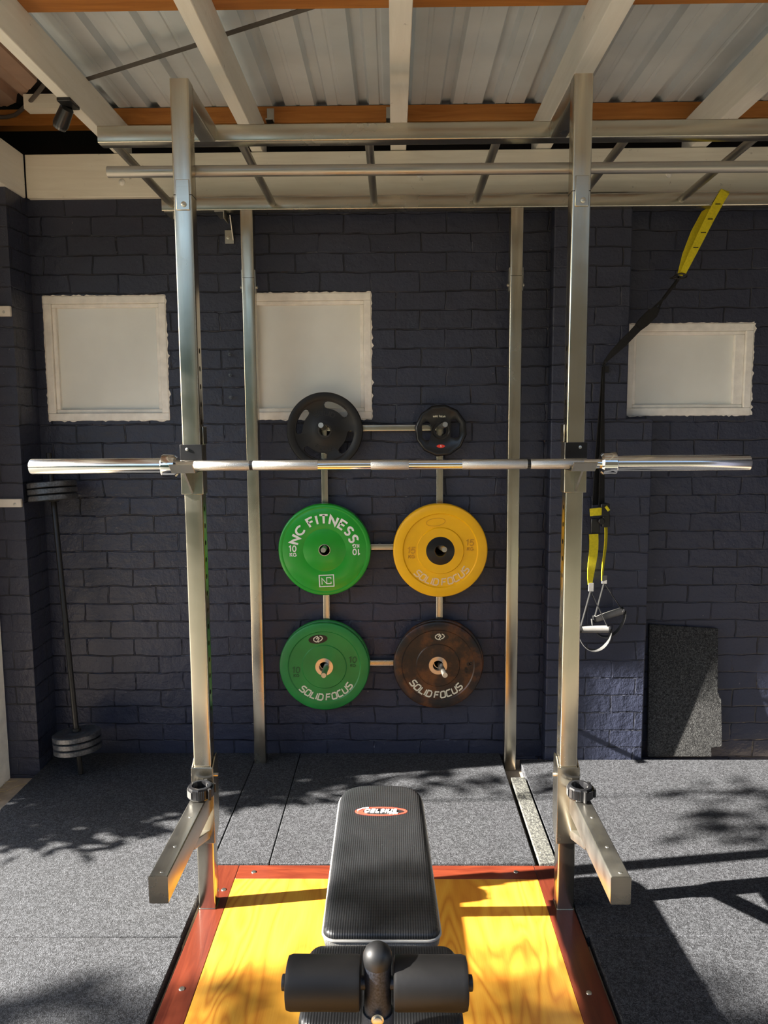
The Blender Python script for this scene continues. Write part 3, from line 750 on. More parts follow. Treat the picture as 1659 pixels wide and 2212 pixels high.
# ------------------------------------------------------------------ plate storage rack on the wall
t = thing('plate_storage_rack', 'square tube plate rack on the brick wall behind the barbell', 'plate rack', (-.05,YW,.5))
y0, y1 = 3.597, 3.6285
XV = (-.3285, .2185); ZC = (w(-.012), w(-.579), w(-1.153))
for x in XV: obj('rack_post', MB().rhs((x,(y0+y1)/2,ZC[2]-.10), (x,(y0+y1)/2,ZC[0]+.05), .032, y1-y0, .003), M['steel'], t)
for z in ZC: obj('crossbar', MB().rhs((XV[0]+.0165,(y0+y1)/2,z), (XV[1]-.0165,(y0+y1)/2,z), .032, y1-y0-.002, .003, V(0,0,1)), M['steel_x'], t)
pegtip = {}
for i, x in enumerate(XV):
    for k, z in enumerate(ZC):
        L = (.185,.165,.235)[k]; dx = (.0,.0,.0)[k]
        p0 = V(x,y0,z+.002); p1 = p0 + V((.012 if i else .004), -L, L*.07)
        obj('peg', MB().lathe([(0,.0125),(L-.003,.0125),(L,.0115),(L,0)], p0, p1-p0, 24), M['bolt'], t)

# ------------------------------------------------------------------ weight plates
def face(x, z): return (x, z)
def bumper(name, lab, cx, cz, r, y, th, mat, group, hub=None, lips=(), cat='weight plate', loc_parts=True):
    """disc hung on a peg; front face towards the camera at plane y. lips: (r_out, r_in, depth) recess rings"""
    t = thing(name, lab, cat, (cx, y+th/2, cz), group)
    pf = [(th, .0255), (th, r-.008), (th-.004, r-.003), (th-.008, r), (.008, r), (.003, r-.003), (0, r-.009)]
    for ro, ri, dp in lips: pf += [(0, ro), (dp, ro-.005), (dp, ri+.004), (0, ri)]
    pf += [(0, .0262), (th, .0262)]
    obj('disc', MB().lathe(pf, (cx,y,cz), (0,1,0), 96, closed=False), mat, t, smooth=28)
    rr = hub or .030
    obj('hub_ring', MB().lathe([(-.0015,.0250),(-.0015,rr-.001),(-.0002,rr),(.004,rr),(th-.001,.0262),(th-.001,.0250)], (cx,y,cz), (0,1,0), 48, closed=True), M['ring'], t, label='bare steel hub ring')
    return t
grp = 'weight plates on the wall rack'
# bright green plate
c = (-.328, w(-.582)); y = 3.532
t = bumper('weight_plate', 'bright green ten kilo plate with white NC FITNESS lettering', c[0], c[1], .2185, y, .055, M['green_bright'], grp, .0285, ((.200,.197,.002),(.103,.099,.0016)))
L = MB(); write(L, 'NC FITNESS', .0400, .0090, arc_place(c, y, .1270, True, a_off=.5), GR, ADVR, .92)
obj('lettering', L, M['white_logo'], t, smooth=0)
L = MB(); write(L, '10', .0265, .0052, flat_place((c[0]-.150, c[1]-.006), y), GR, ADVR, .9); write(L, 'KG', .0165, .0038, flat_place((c[0]-.148, c[1]-.030), y), GR, ADVR, .95)
obj('weight_mark', L, M['white_logo'], t, smooth=0); L = MB()
write(L, '10', .0265, .0052, flat_place((c[0]+.150, c[1]+.004), y, rot=PI), GR, ADVR, .9); write(L, 'KG', .0165, .0038, flat_place((c[0]+.148, c[1]+.028), y, rot=PI), GR, ADVR, .95)
obj('weight_mark', L, M['white_logo'], t, smooth=0)
L = MB(); fp = flat_place((c[0]+.008, c[1]-.148), y, rot=.04)
L.stroke([(-.034,-.026),(.034,-.026),(.034,.028),(-.034,.028)], .0045, fp, True)
L.stroke([(-.022,-.016),(-.022,.014),(.0,-.013),(.021,-.013),(.021,-.004)], .0036, fp); L.stroke([(.001,-.010),(.001,.016),(.021,.016),(.021,.008)], .0036, fp)
obj('logo', L, M['white_logo'], t, smooth=0)
# yellow plate
c = (.218, w(-.588)); y = 3.532
t = bumper('weight_plate', 'yellow fifteen kilo plate with black centre', c[0], c[1], .2225, y, .055, M['yellow'], grp, .026, ((.178,.108,.006),))
obj('centre_boss', MB().lathe([(-.006,.027),(-.0055,.035),(.001,.073),(.004,.074),(.004,.027)], (c[0],y,c[1]), (0,1,0), 64, closed=True), M['plastic'], t, label='black conical centre')
L = MB(); write(L, 'SOLID FOCUS', .0305, .0062, arc_place(c, y+.006, .166, False, .0016, 4), G, ADV, 1.08, .12); obj('lettering', L, M['tan_print'], t, smooth=0)
for sx, dz in ((-1,-.012),(1,.024)):
    L = MB(); q = (c[0]+sx*.138, c[1]+dz)
    write(L, '15', .028, .0052, flat_place(q, y+.006, .002), GR, ADVR, .85, .1); write(L, 'KG', .016, .0034, flat_place((q[0]+.002, q[1]-.024), y+.006, .002), GR, ADVR, .95, .1)
    obj('weight_mark', L, M['yellow_emboss'], t, smooth=0)
L = MB(); L.stroke([(.045*math.cos(k*PI/16), .018*math.sin(k*PI/16)) for k in range(32)], .002, flat_place((c[0]-.022, c[1]+.136), y+.006, .0015, .12), True)
obj('oval_mark', L, M['yellow_emboss'], t, smooth=0)
def oval_logo(t, cx, cz, y, rot, a=.046, b2=.0215, m2='cream_logo'):
    L = MB(); fp = flat_place((cx, cz), y, .0010, rot)
    pts = [(a*math.cos(k*PI/20), b2*math.sin(k*PI/20)) for k in range(40)]
    L.prism(pts, lambda u,v: fp(u,v,0), lambda u,v: fp(u,v,1)); bd = obj('badge', L, M['plastic'], t, smooth=0, label='black oval badge')
    L = MB(); fq = flat_place((cx, cz), y-.0008, .0012, rot)
    L.stroke([(-.004,-.013),(-.014,-.010),(-.021,-.003),(-.020,.006),(-.010,.013),(.001,.0145)], .0042, fq)
    L.stroke([(.010,.0145),(.019,.010),(.022,.002),(.015,-.006),(.006,-.010)], .0042, fq)
    L.stroke([(-.008,.002),(.002,.010),(.006,.004),(.000,-.004),(-.003,-.010),(.004,-.014)], .0050, fq)
    obj('emblem', L, M[m2], bd, smooth=0)
# worn green plate with another behind
c = (-.339, w(-1.154)); y = 3.545
t = bumper('weight_plate', 'green ten kilo plate hiding behind the worn green one, only its rim showing', c[0]+.003, c[1]+.006, .2170, y+.0265, .0255, M['green_worn'], grp)
t = bumper('weight_plate', 'worn dark green ten kilo plate with cream lettering and oval badge', c[0], c[1], .2170, y, .0255, M['green_worn'], grp, .0435, ((.176,.105,.004),))
L = MB(); write(L, 'SOLID FOCUS', .0300, .0066, arc_place(c, y+.004, .167, False, .0014, 4), G, ADV, 1.08, .12); obj('lettering', L, M['cream_logo'], t, smooth=0)
for sx, dz in ((-1,-.030),(1,.020)):
    L = MB(); q = (c[0]+sx*.137, c[1]+dz)
    write(L, '10', .028, .0050, flat_place(q, y+.004, .0016), GR, ADVR, .85, .1); write(L, 'KG', .014, .0032, flat_place((q[0]+.001, q[1]-.021), y+.004, .0016), GR, ADVR, .95, .1)
    obj('weight_mark', L, M['green_emboss'], t, smooth=0)
oval_logo(t, c[0]-.028, c[1]+.136, y+.004, .12)
# worn black plate with another behind
c = (.209, w(-1.148)); y = 3.545
t = bumper('weight_plate', 'black plate hiding behind the worn black one, only its upper right rim showing', c[0]+.008, c[1]+.006, .2150, y+.0265, .0255, M['black_worn'], grp)
t = bumper('weight_plate', 'worn black and rusty brown plate with cream lettering', c[0], c[1], .2150, y, .0255, M['black_worn'], grp, .0445, ((.176,.102,.004),))
L = MB(); write(L, 'SOLID FOCUS', .0300, .0066, arc_place(c, y+.004, .162, False, .0014, -5), G, ADV, 1.08, .12); obj('lettering', L, M['cream_logo'], t, smooth=0)
L = MB(); write(L, '8', .024, .005, flat_place((c[0]+.140, c[1]+.004), y+.004, .0016, -1.3), GR, ADVR, .85); write(L, 'KG', .014, .0032, flat_place((c[0]+.130, c[1]-.026), y+.004, .0016, -1.3), GR, ADVR, .95)
obj('weight_mark', L, M['black_emboss'], t, smooth=0)
oval_logo(t, c[0]+.008, c[1]+.140, y+.004, 0., .043, .0185)
# black iron grip plate (four slots)
c = (-.3195, w(-.0115)-.011); y = 3.540; r = .1775
t = thing('weight_plate', 'black round plate with four curved grip slots, below the middle window', 'weight plate', (c[0],y,c[1]), grp)
pf = [(.034,.0262),(.034,r-.006),(.030,r-.001),(.006,r),(.001,r-.004),(0,r-.009),(0,r-.030),(.005,r-.036),(.008,r-.040),(.008,.060),(.004,.052),(.003,.030),(.003,.0262)]
dsc = obj('disc', MB().lathe(pf, (0,0,0), (0,1,0), 72, closed=True), M['black_rubber'], None, smooth=28)
cm = MB()
for a0, a1 in ((40,84),(137,180),(226,268),(311,352)):
    out = []; ri, ro = .104, .136
    a_ = [math.radians(a0+(a1-a0)*k/10) for k in range(11)]
    rm = (ri+ro)/2; hw = (ro-ri)/2
    for k, a in enumerate(a_): out.append((rm+hw)*Vector((math.cos(a), math.sin(a))) if True else 0)
    e = a_[-1]; ce = Vector((math.cos(e), math.sin(e)))*rm; tg = Vector((-math.sin(e), math.cos(e)))
    for q in (.25,.5,.75): ang = PI*q; out.append(ce + Vector((math.cos(e), math.sin(e)))*(hw*math.cos(ang)) + tg*(hw*math.sin(ang)))
    for a in reversed(a_): out.append((rm-hw)*Vector((math.cos(a), math.sin(a))))
    e = a_[0]; ce = Vector((math.cos(e), math.sin(e)))*rm; tg = Vector((math.sin(e), -math.cos(e)))
    for q in (.25,.5,.75): ang = PI*(1-q); out.append(ce + Vector((math.cos(e), math.sin(e)))*(hw*math.cos(ang)) + tg*(hw*math.sin(ang)))
    cm.prism([tuple(p) for p in out], lambda u,v: V(u,-.03,v), lambda u,v: V(u,.06,v))
cut(dsc, cm); dsc.parent = t
L = MB(); q = (0,0)
def lp(fn): return lambda x, yy, k: fn(x, yy, k) - V(0,0,0)
write(L, 'SOLID', .020, .004, arc_place(c, y+.008, .072, True, .002, 0), G, ADV, 1.08); obj('raised_lettering', L, M['black_emboss'], t, smooth=0); L = MB(); write(L, 'FOCUS', .020, .004, arc_place(c, y+.008, .094, False, .002, 0), G, ADV, 1.08)
obj('raised_lettering', L, M['black_emboss'], t, smooth=0)
obj('hub_ring', MB().lathe([(.001,.0255),(.001,.033),(.004,.034),(.034,.0262),(.034,.0255)], (c[0],y,c[1]), (0,1,0), 48, closed=True), M['black_emboss'], t)
# small black twelve-sided plate
c = (.2195, w(-.025)); y = 3.538; r = .1215
t = thing('weight_plate', 'small black twelve-sided plate with a red mark, top right of the rack', 'weight plate', (c[0],y,c[1]), grp)
pf = [(.030,.0262),(.030,r-.006),(.024,r),(.008,r),(.001,r-.006),(0,r-.010),(0,r-.014),(.004,r-.019),(.004,.041),(.009,.036),(.009,.0262)]
dsc = obj('disc', MB().lathe(pf, (0,0,0), (0,1,0), 12, closed=True, phase=PI/12+.1), M['plastic'], None, smooth=20)
cm = MB()
cm.prism([(-.088,.030),(-.066,.046),(-.054,.040),(-.044,.016),(-.044,-.018),(-.053,-.048),(-.068,-.050),(-.086,-.030)], lambda u,v: V(u,-.03,v), lambda u,v: V(u,.06,v))
cm.prism([(.088,.030),(.070,.052),(.052,.052),(.044,.034),(.044,-.030),(.062,-.036),(.086,-.030)], lambda u,v: V(u,-.03,v), lambda u,v: V(u,.06,v))
cut(dsc, cm); dsc.parent = t
L = MB(); write(L, 'solid focus', .0090, .0017, flat_place((c[0]-.008, c[1]+.062), y+.004), GR, ADVR, .72); obj('lettering', L, M['cream_logo'], t, smooth=0)
L = MB(); fp = flat_place((c[0], c[1]-.072), y+.004)
L.prism([(-.021,0),(-.012,.0065),(0,.0085),(.012,.0065),(.021,0),(.012,-.0065),(0,-.0085),(-.012,-.0065)], lambda u,v: fp(u,v,0), lambda u,v: fp(u,v,1))
bd = obj('weight_badge', L, M['red_logo'], t, smooth=0, label='red almond shaped badge')
L = MB(); write(L, '5', .007, .0016, flat_place((c[0], c[1]-.0755), y+.0028), GR, ADVR, .8); obj('numeral', L, M['white_logo'], bd, smooth=0)

# ------------------------------------------------------------------ bench
t = thing('weight_bench', 'black padded weight bench with foam leg rollers, on the plywood platform', 'bench', (-.04,2.0,ZP))
def bench_outline():
    cx0, cx1 = -.0345, -.047; yn, yf_ = 1.695, 2.375; hn, hf = .142, .1345; pts = []
    r = .032
    for k in range(7): a = math.radians(180 + 90*k/6); pts.append((cx0-hn+r+r*math.cos(a), yn+r+r*math.sin(a)))
    for k in range(7): a = math.radians(270 + 90*k/6); pts.append((cx0+hn-r+r*math.cos(a), yn+r+r*math.sin(a)))
    for k in range(25):
        a = math.radians(180*k/24); e = .62
        pts.append((cx1 + hf*math.copysign(abs(math.cos(a))**e, math.cos(a)), yf_-.02 + (.104)*abs(math.sin(a))**.85))
    return pts
def offset(pts, d):
    n = len(pts); out = []
    for i in range(n):
        a, b2 = Vector(pts[i-1]), Vector(pts[(i+1)%n]); q = (b2-a).normalized(); out.append((pts[i][0]-q.y*d*-1*-1, pts[i][1]+q.x*d))
    return out
def pad(outline, layers):
    """layers: (inset, z) from bottom to top"""
    mb = MB(); n = len(outline); rings = [offset(outline, d) for d, z in layers]
    vs = [(x, y, layers[k][1]) for k, rg in enumerate(rings) for x, y in rg]; fs = []
    for k in range(len(layers)-1):
        for i in range(n): j = (i+1)%n; fs.append((k*n+i, k*n+j, (k+1)*n+j, (k+1)*n+i))
    fs += [tuple(range(n-1,-1,-1)), tuple((len(layers)-1)*n+i for i in range(n))]
    return mb.add(vs, fs)
bo = bench_outline()
ZT = w(-1.21)
obj('back_cushion', pad(bo, [(.002,ZT-.022),(.0,ZT-.016),(.002,ZT-.008),(.007,ZT-.003),(.016,ZT-.0005),(.03,ZT)]), M['vinyl'], t, smooth=60, label='black ribbed vinyl cushion')
obj('cushion_side', pad(bo, [(.012,ZT-.055),(.002,ZT-.046),(-.001,ZT-.030),(.0025,ZT-.0225)]), M['mesh_grey'], t, label='grey mesh side band')
obj('piping', MB().tube([(x,y,ZT-.020) for x,y in offset(bo,-.001)], .0038, 8, closed=True), M['piping'], t, label='pale grey piping')
LG = MB(); cl = V(-.0445,2.273,ZT)
def lgp(th, dz=0.): return lambda x, yy, k: V(cl.x + x, cl.y + yy, ZT - .0004 + dz + (th if k else 0))
LG.stroke([(.079*math.cos(k*PI/24), .0235*math.sin(k*PI/24)) for k in range(48)], .0068, lgp(.0012), True)
LG.prism([(-.077,0),(-.070,.010),(-.045,.019),(-.020,.0225),(-.040,.014),(-.058,.004),(-.055,-.008),(-.040,-.0165),(-.060,-.015),(-.073,-.008)], lambda u,v: lgp(.001)(u,v,0), lambda u,v: lgp(.001)(u,v,1))
lg = obj('oval_logo', LG, M['red_logo'], t, smooth=0, label='red oval logo near the head end')
L = MB(); write(L, 'CELSIUS', .0175, .0036, lambda x, yy, k: lgp(.0030,.0)(x-.002, yy-.007, k), GR, ADVR, .92, .25)
write(L, 'SPORT', .006, .0012, lambda x, yy, k: lgp(.0030,.0)(x+.040, yy-.0165, k), GR, ADVR, .9, .1)
L.stroke([(-.074,.004),(-.060,.0155),(-.040,.0205)], .004, lgp(.0032))
obj('logo_lettering', L, M['white_logo'], lg, smooth=0)
so_ = []
for cx, cy, a0 in ((.142,1.684,0),(-.206,1.684,90),(-.206,1.43,180),(.142,1.43,270)):
    for k in range(7):
        a = math.radians(a0+90*k/6); r = .035; sx = 1 if a0 in (0,270) else -1; sy = 1 if a0 < 180 else -1
        so_.append((cx + (-r+r*math.cos(a))*1 if sx > 0 else cx + r + r*math.cos(a), cy + (-r if sy > 0 else r) + r*math.sin(a)))
ZS = w(-1.226)
obj('seat_cushion', pad(so_, [(.006,ZS-.030),(.0,ZS-.022),(.002,ZS-.010),(.008,ZS-.003),(.018,ZS-.0005),(.03,ZS)]), M['vinyl'], t, smooth=60, label='black ribbed vinyl seat')
obj('seat_side', pad(so_, [(.014,ZS-.060),(.004,ZS-.050),(.0,ZS-.0305)]), M['mesh_grey'], t, label='grey mesh seat band')
yc, zc = 1.365, w(-1.078)
for xa, xb, s in ((-.2125,-.068,-1),(-.0045,.139,1)):
    L_ = xb-xa; rr = .0481
    ro_ = obj('foam_roller', MB().lathe([(0,.014),(0,rr-.006),(.002,rr-.001),(.008,rr+.0005),(L_*.5,rr),(L_-.010,rr+.0005),(L_-.002,rr-.002),(L_,rr-.010),(L_,.014)] if s > 0 else [(0,.014),(0,rr-.010),(.002,rr-.002),(.010,rr+.0005),(L_*.5,rr),(L_-.008,rr+.0005),(L_-.002,rr-.001),(L_,rr-.006),(L_,.014)], (xa,yc,zc), (1,0,0), 48), M['foam'], t, label='black foam leg roller')
    xe = xb if s > 0 else xa
    obj('roller_cap', MB().lathe([(-.004,.013),(.004,.015),(.009,.0145),(.010,.012),(.010,0)], (xe,yc,zc), (s,0,0), 24), M['cap'], ro_)
obj('roller_bar', MB().cyl((-.210,yc,zc), (.137,yc,zc), .0125, 20), M['hammer'], t)
XP, YP = -.0355, 1.363
obj('roller_post', MB().cyl((XP,YP,.10), (XP,YP,w(-1.021)), .0262, 32), M['hammer'], t)
obj('post_cap', MB().lathe([(-.012,.0268),(.0,.0284),(.009,.0276),(.018,.0235),(.025,.0155),(.029,.007),(.0295,0)], (XP,YP,w(-1.024)), (0,0,1), 32), M['cap'], t, label='domed black rubber cap')
obj('post_socket', MB().lathe([(0,.0315),(.38,.0315),(.382,.030),(.382,.0265),(0,.0265)], (XP,YP,.145), (0,0,1), 32, closed=True), M['hammer'], t)
obj('bolt', MB().lathe([(0,.012),(.002,.012),(.003,.009),(.007,.009),(.008,.006),(.008,0)], (XP,YP-.0315,w(-1.128)), (0,-1,0), 18), M['bolt'], t)
fr = MB()
fr.rhs((-.0355,1.36,ZT-.092), (-.043,2.36,ZT-.092), .05, .05, .004, V(0,0,1)).rhs((-.036,1.52,ZT-.07), (-.036,1.52,ZS-.058), .04, .04).rhs((-.038,1.80,ZT-.07), (-.038,1.80,ZT-.05), .05, .05).rhs((-.042,2.25,ZT-.07), (-.042,2.25,ZT-.05), .05, .05)
fr.rhs((-.043,2.30,ZT-.10), (-.044,2.37,ZP+.04), .05, .05).rhs((-.155,2.37,ZP+.022), (.065,2.37,ZP+.022), .04, .04, .004, V(0,0,1)).rhs((-.26,1.36,ZP+.03), (.19,1.36,ZP+.03), .05, .05, .004, V(0,0,1)).rhs((XP,1.363,ZP+.05), (XP,1.363,.16), .06, .06)
obj('frame', fr, M['hammer'], t)
for x in (-.155, .065): obj('foot', MB().box((x-.01,2.345,ZP+.0005), (x+.01,2.395,ZP+.044)), M['cap'], t, bevel=.004)
for x in (-.26, .19): obj('foot', MB().box((x-.012,1.332,ZP+.0005), (x+.012,1.390,ZP+.058)), M['cap'], t, bevel=.004)

# ------------------------------------------------------------------ thin barbell leaning in the left corner with six plates
pb = V(-1.476,3.385,.0405); pt = V(-1.590,3.49,w(-.118)); ax = (pt-pb).normalized()
pb = pb + V(0,0,.004)
Lb = (pt-pb).length
t = thing('barbell', 'thin black barbell leaning upright in the left corner', 'barbell', tuple(pb))
obj('shaft', MB().lathe([(.0,.0),(.0,.0125),(Lb-.003,.0125),(Lb,.011),(Lb,0)], pb, ax, 20), M['black_bar'], t)
for h in (.205, Lb-.225):
    obj('bar_stop', MB().lathe([(0,.0128),(0,.022),(.012,.022),(.012,.0128)], pb + ax*h, ax, 20, closed=True), M['black_bar'], t)
proto = None
names = ['grey iron plate low on the leaning barbell, topmost of the lower three', 'grey iron plate low on the leaning barbell, middle of the lower three', 'grey iron plate low on the leaning barbell, nearest the floor',
         'grey iron plate high on the leaning barbell, top of the upper three', 'grey iron plate high on the leaning barbell, middle of the upper three', 'grey iron plate high on the leaning barbell, lowest of the upper three']
hs = [.186, .156, .126, Lb-.145, Lb-.175, Lb-.205]
q = V(0,0,1).rotation_difference(ax)
for lab, h in zip(names, hs):
    if proto is None:
        pf = [(-.0145,.0128),(-.0145,.030),(-.012,.034),(-.009,.040),(-.009,.086),(-.0135,.092),(-.0135,.102),(-.010,.1075),(.010,.1075),(.0135,.102),(.0135,.092),(.009,.086),(.009,.040),(.012,.034),(.0145,.030),(.0145,.0128)]
        proto = obj('iron_plate', MB().lathe(pf, (0,0,0), (0,0,1), 48, closed=True), M['iron'], None); o = proto
    else: o = proto.copy(); COL.objects.link(o)
    o.rotation_mode = 'QUATERNION'; o.rotation_quaternion = q; o.location = pb + ax*h
    tag(o, lab, 'weight plate', 'iron plates on the leaning barbell')

# ------------------------------------------------------------------ rubber offcut against the wall
oc = MB()
out = [(1.237,w(-1.618)),(1.548,w(-1.618)),(1.546,w(-1.574)),(1.598,w(-1.568)),(1.590,w(-1.332)),(1.581,w(-1.322)),(1.578,w(-1.304)),(1.572,w(-1.304)),(1.568,w(-.988)),(1.236,w(-.966))]
def lean(x, z, k): return V(x, 3.570 + (z-.04)*.060 + (.018 if k else 0), z)
oc.prism(out, lambda x,z: lean(x,z,0), lambda x,z: lean(x,z,1))
tag(obj('rubber_offcut', oc, M['mat_dark'], smooth=0, bevel=.002), 'notched black rubber mat offcut leaning on the right wall', 'floor mat')

# ------------------------------------------------------------------ suspension trainer
t = thing('suspension_trainer', 'black and yellow suspension straps hanging from the rear steel rail', 'suspension trainer', (1.0,3.48,w(-1.0)))
yA = 3.47
an = MB()
# loop over the rail: front strand, over the top, down the back, forward again below
pts = [V(1.288,3.485,w(.665)), V(1.335,3.487,w(.765)), V(1.40,3.492,w(.90)), V(1.445,3.4935,w(.985)), V(1.462,3.494,w(1.012)), V(1.472,3.512,w(1.022)), V(1.472,3.535,w(1.020)), V(1.462,3.560,w(1.006))]
an.strap(pts, [V(1,0,-.4)]*8, [.026,.034,.040,.041,.041,.041,.041,.041], .003)
pts2 = [V(1.462,3.5605,w(1.006)), V(1.440,3.5615,w(.955)), V(1.402,3.548,w(.930)), V(1.352,3.528,w(.845)), V(1.306,3.507,w(.748)), V(1.276,3.488,w(.655))]
an.strap(pts2, [V(1,0,-.4)]*6, [.041,.041,.044,.042,.032,.024], .003)
an_o = obj('anchor_strap', an, M['strap_yellow'], t, label='yellow anchor strap looped over the rail')
tk = MB()
for k, (a, b2) in enumerate(((.18,0),(.38,0),(.56,0),(.76,0))):
    p = pts[0].lerp(pts[3], a+.16); tk.box((p.x-.012,p.y-.0042,p.z-.0018), (p.x+.010,p.y-.0022,p.z+.0018))
    p = pts2[-1].lerp(pts2[1], a+.1); tk.box((p.x-.012,p.y-.016,p.z-.0015), (p.x+.008,p.y-.0142,p.z+.0015))
obj('stitching', tk, M['strap_black'], an_o, label='dark stitches across the yellow strap')
cb = MB().tube([V(1.276+.020*math.cos(a)*1.2-.012*math.sin(a), 3.48+.004*math.sin(a), w(.650)+.010*math.sin(a)+.006*math.cos(a)) for a in [k*PI/10 for k in range(20)]], .0035, 8, closed=True)
cb.tube([V(1.262,3.478,w(.652)), V(1.242,3.476,w(.646)), V(1.228,3.476,w(.640)), V(1.242,3.478,w(.640)), V(1.262,3.478,w(.646))], .0035, 8)
obj('carabiner', cb, M['black_bar'], t)
ys = 3.485
mn = MB()
mn.strap([V(1.274,ys,w(.648)), V(1.255,ys,w(.620)), V(1.232,ys,w(.590)), V(1.205,ys,w(.553))], V(0,1,0.3), .016, .010)
mn.strap([V(1.205,ys,w(.553)), V(1.175,ys,w(.525)), V(1.150,ys,w(.500))], V(1,0,-1), .010, .004)
mn.strap([V(1.205,ys+.01,w(.553)), V(1.192,ys+.01,w(.520)), V(1.165,ys+.01,w(.485))], V(1,0,-1), .008, .004)
obj('upper_strap', mn, M['strap_black'], t)
pdm = MB().strap([V(1.180,ys,w(.512)), V(1.160,ys,w(.492)), V(1.120,ys,w(.452)), V(1.098,ys,w(.430))], V(1,0,-1), [.022,.046,.046,.036], .022)
obj('strap_pad', pdm, M['strap_black'], t)
lw = MB().strap([V(1.098,ys,w(.430)), V(1.070,ys,w(.400)), V(1.03,ys-.002,w(.360)), V(.985,ys,w(.315)), V(.955,ys+.004,w(.280)), V(.950,ys+.006,w(.262))], V(1,0,-1), [.036,.034,.036,.026,.014,.010], .005)
lw.strap([V(.951,ys+.006,w(.270)), V(.951,ys+.008,w(.1)), V(.954,ys+.008,w(-.15)), V(.957,ys+.006,w(-.37))], V(1,0.4,0), [.010,.014,.026,.030], .004)
lw.strap([V(.948,ys+.016,w(.258)), V(.944,ys+.018,w(.1)), V(.938,ys+.02,w(-.15)), V(.930,ys+.016,w(-.37))], V(1,0.6,0), [.008,.014,.034,.036], .004)
obj('main_strap', lw, M['strap_black'], t)
obj('wall_hook', MB().box((.955,3.525,w(.235)), (.985,3.546,w(.262))).cyl((.962,3.546,w(.272)), (.952,3.47,w(.276)), .005, 12), M['black_bar'], t)
bd = MB()
bd.box((.945,ys-.03,w(-.42)), (.985,ys+.02,w(-.36))).box((.955,ys-.025,w(-.47)), (.990,ys+.012,w(-.41))).box((.905,ys-.018,w(-.50)), (.945,ys+.0,w(-.43))).lathe([(0,.015),(.03,.015)], (.948,ys-.01,w(-.44)), (0,-1,0), 20)
obj('buckles', bd, M['plastic'], t, bevel=.004)
tb = MB().strap([V(.895,ys-.028,w(-.400)), V(.915,ys-.030,w(-.398)), V(.940,ys-.030,w(-.396)), V(.950,ys-.026,w(-.395))], V(0,0,1), [.034,.034,.036,.03], .006)
tb.strap([V(.965,ys-.034,w(-.372)), V(.980,ys-.034,w(-.392))], V(1,0,0), .012, .004)
obj('pull_tabs', tb, M['strap_yellow'], t, label='yellow pull tabs')
for x, yy, wl, nm, za, zb, tri, wdir in ((.914, 3.452, .042, 'near', -.500, -.735, (.906,-.765), V(1,.12,0)), (.976, 3.480, .032, 'far', -.462, -.720, (.974,-.735), V(.55,.8,0))):
    hs_ = MB()
    n = 8; pp = []; wl_ = []
    for k in range(n):
        f = k/(n-1); pp.append(V(x - .010*f + .003*math.sin(f*6), yy - .008*math.sin(f*PI), w(za+(zb-za)*f))); wl_.append(wl*(1-.55*f**3))
    hs_.strap(pp, wdir, wl_, .004)
    obj('handle_strap', hs_, M['strap_yellow'], t, label='yellow strap above a handle')
    hx, hz = (.928, -.945) if nm == 'near' else (1.000, -.885)
    x0, z0 = tri; hl = .066
    tl = 0. if nm == 'near' else .02
    tag_ = MB().box((x0-.010,yy-.006,w(z0)), (x0+.012,yy+.003,w(z0+.038)))
    obj('strap_label', tag_, M['grip'], t)
    tr = MB()
    A = V(x0,yy,w(z0)); B = V(hx-hl,yy,w(hz-tl)); C = V(hx+hl,yy,w(hz+tl))
    tr.strap([A, B], V(0,1,0), .018, .003); tr.strap([A, C], V(0,1,0), .018, .003)
    obj('handle_triangle', tr, M['strap_black'], t)
    g = MB().cyl(B.lerp(C,.03), B.lerp(C,.97), .0165, 24)
    gr = obj('grip', g, M['grip'], t, label='grey foam handle grip')
    obj('grip_cap', MB().cyl(B.lerp(C,-.03), B.lerp(C,.03), .018, 20).cyl(B.lerp(C,.97), B.lerp(C,1.03), .018, 20), M['cap'], gr)
    lp_ = MB(); pts = []
    for k in range(17):
        a = PI*(k/16); pts.append(V(hx - (hl+.012)*math.cos(a)*(1 - .12*math.sin(a)), yy - .016*math.sin(a), w(hz - .098*math.sin(a)**.8 + tl*(-math.cos(a)))))
    lp_.strap(pts, V(0,1,.15), .026, .003)
    obj('foot_loop', lp_, M['strap_grey'], t, label='dark grey foot loop')

# ------------------------------------------------------------------ straw on the bare concrete
sm = MB()
for k in range(9):
    x = -1.86+.12*random.random(); y = 3.20+.2*random.random(); a = random.random()*6.28; l = .05+.06*random.random()
    sm.tube([V(x,y,.003), V(x+l*.5*math.cos(a), y+l*.5*math.sin(a), .010), V(x+l*math.cos(a), y+l*math.sin(a), .004)], .0009, 5)
o = obj('dry_grass', sm, M['straw']); tag(o, 'dry grass blades lying on the bare concrete at the left edge', 'dry grass'); o['kind'] = 'stuff'

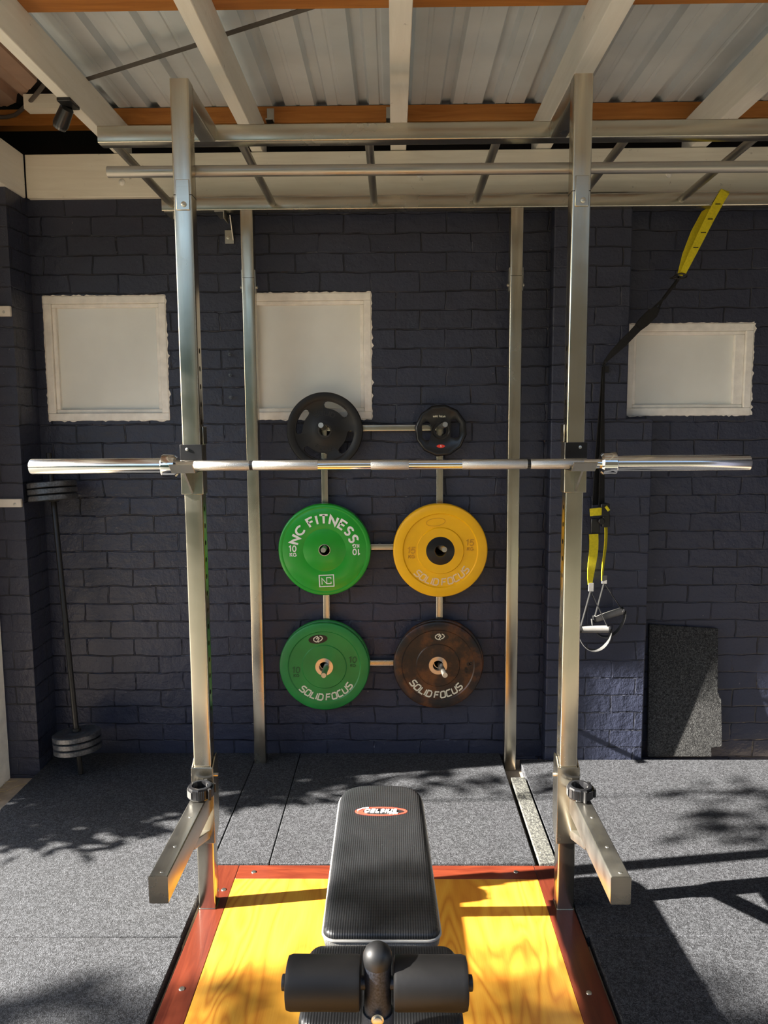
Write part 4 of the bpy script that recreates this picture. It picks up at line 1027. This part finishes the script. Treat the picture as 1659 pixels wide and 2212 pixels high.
# ------------------------------------------------------------------ the yard outside: a shrub by the opening, hedges and the house behind
def shrub(name, lab, blobs, stems, size, group=None):
    t = thing(name, lab, 'shrub', stems[0][0], group)
    fm = MB()
    for (cx, cy, cz, rx, ry, rz, n) in blobs:
        for k in range(n):
            while True:
                p = V(random.uniform(-1,1), random.uniform(-1,1), random.uniform(-1,1))
                if p.length < 1: break
            p = V(cx+p.x*rx, cy+p.y*ry, cz+p.z*rz)
            a = V(random.uniform(-1,1), random.uniform(-1,1), random.uniform(-.8,.4)).normalized(); b2 = a.cross(V(random.uniform(-1,1), random.uniform(-1,1), random.uniform(-1,1))).normalized()
            l = size*random.uniform(.7,1.4); wd = l*.17
            fm.add([p, p+a*l*.45+b2*wd, p+a*l, p+a*l*.45-b2*wd], [(0,1,2,3)])
    obj('foliage', fm, M['leaf'], t, smooth=0)
    sm = MB()
    for st in stems: sm.tube(st, [.014 - .010*k/(len(st)-1) for k in range(len(st))], 8)
    obj('stem', sm, M['bark'], t)
shrub('shrub', 'leafy shrub outside the open left side, casting the dappled shadow',
      [(-3.2,2.84,.92,.30,.30,.30,900), (-3.2,2.90,1.32,.28,.20,.24,380), (-3.2,2.62,1.02,.25,.20,.16,120), (-3.2,2.85,1.66,.25,.20,.18,70), (-3.2,2.70,1.95,.25,.12,.14,26), (-3.2,2.42,2.42,.25,.20,.10,60), (-3.2,2.22,2.36,.25,.14,.08,36)],
      [[V(-3.2,2.8,-.02), V(-3.22,2.8,.6), V(-3.18,2.75,1.2), V(-3.2,2.6,1.9), V(-3.2,2.45,2.8)], [V(-3.2,2.8,.5), V(-3.15,2.95,.9), V(-3.2,3.0,1.4)]], .11)
shrub('tree', 'sparse tree in the yard beyond the open left side, shading the front of the floor',
      [(-8,.42,3.95,.5,.62,.75,1000), (-8,-.2,4.6,.5,.6,.6,350), (-8,.62,3.40,.4,.40,.35,300)],
      [[V(-8,.1,-.02), V(-8.02,.1,1.5), V(-7.98,.15,3.0), V(-8,.2,4.4)], [V(-8,.15,2.8), V(-7.95,.5,3.4), V(-8,.7,3.8)]], .15)
def rough_box(a, b2, step, amp):
    mb = MB(); mb.box(a, b2); return mb
for nm, a, b2, lab in (('hedge', (-12,-7.2,-.02), (-1.2,-6,3.7), 'green hedge across the yard behind the camera, on the left'), ('hedge', (-13,-6,-.02), (-12,8,1.8), 'green hedge along the far left of the yard')):
    mb = MB(); n = 0
    mb.box(a, b2)
    o = obj(nm, mb, M['hedge'], smooth=0); tag(o, lab, 'hedge', 'yard hedges')
tag(obj('house', MB().box((-1.0,-9,-.02), (12,-5.2,4.6)), M['house'], smooth=0), 'tan brick house across the yard behind the camera', 'house')
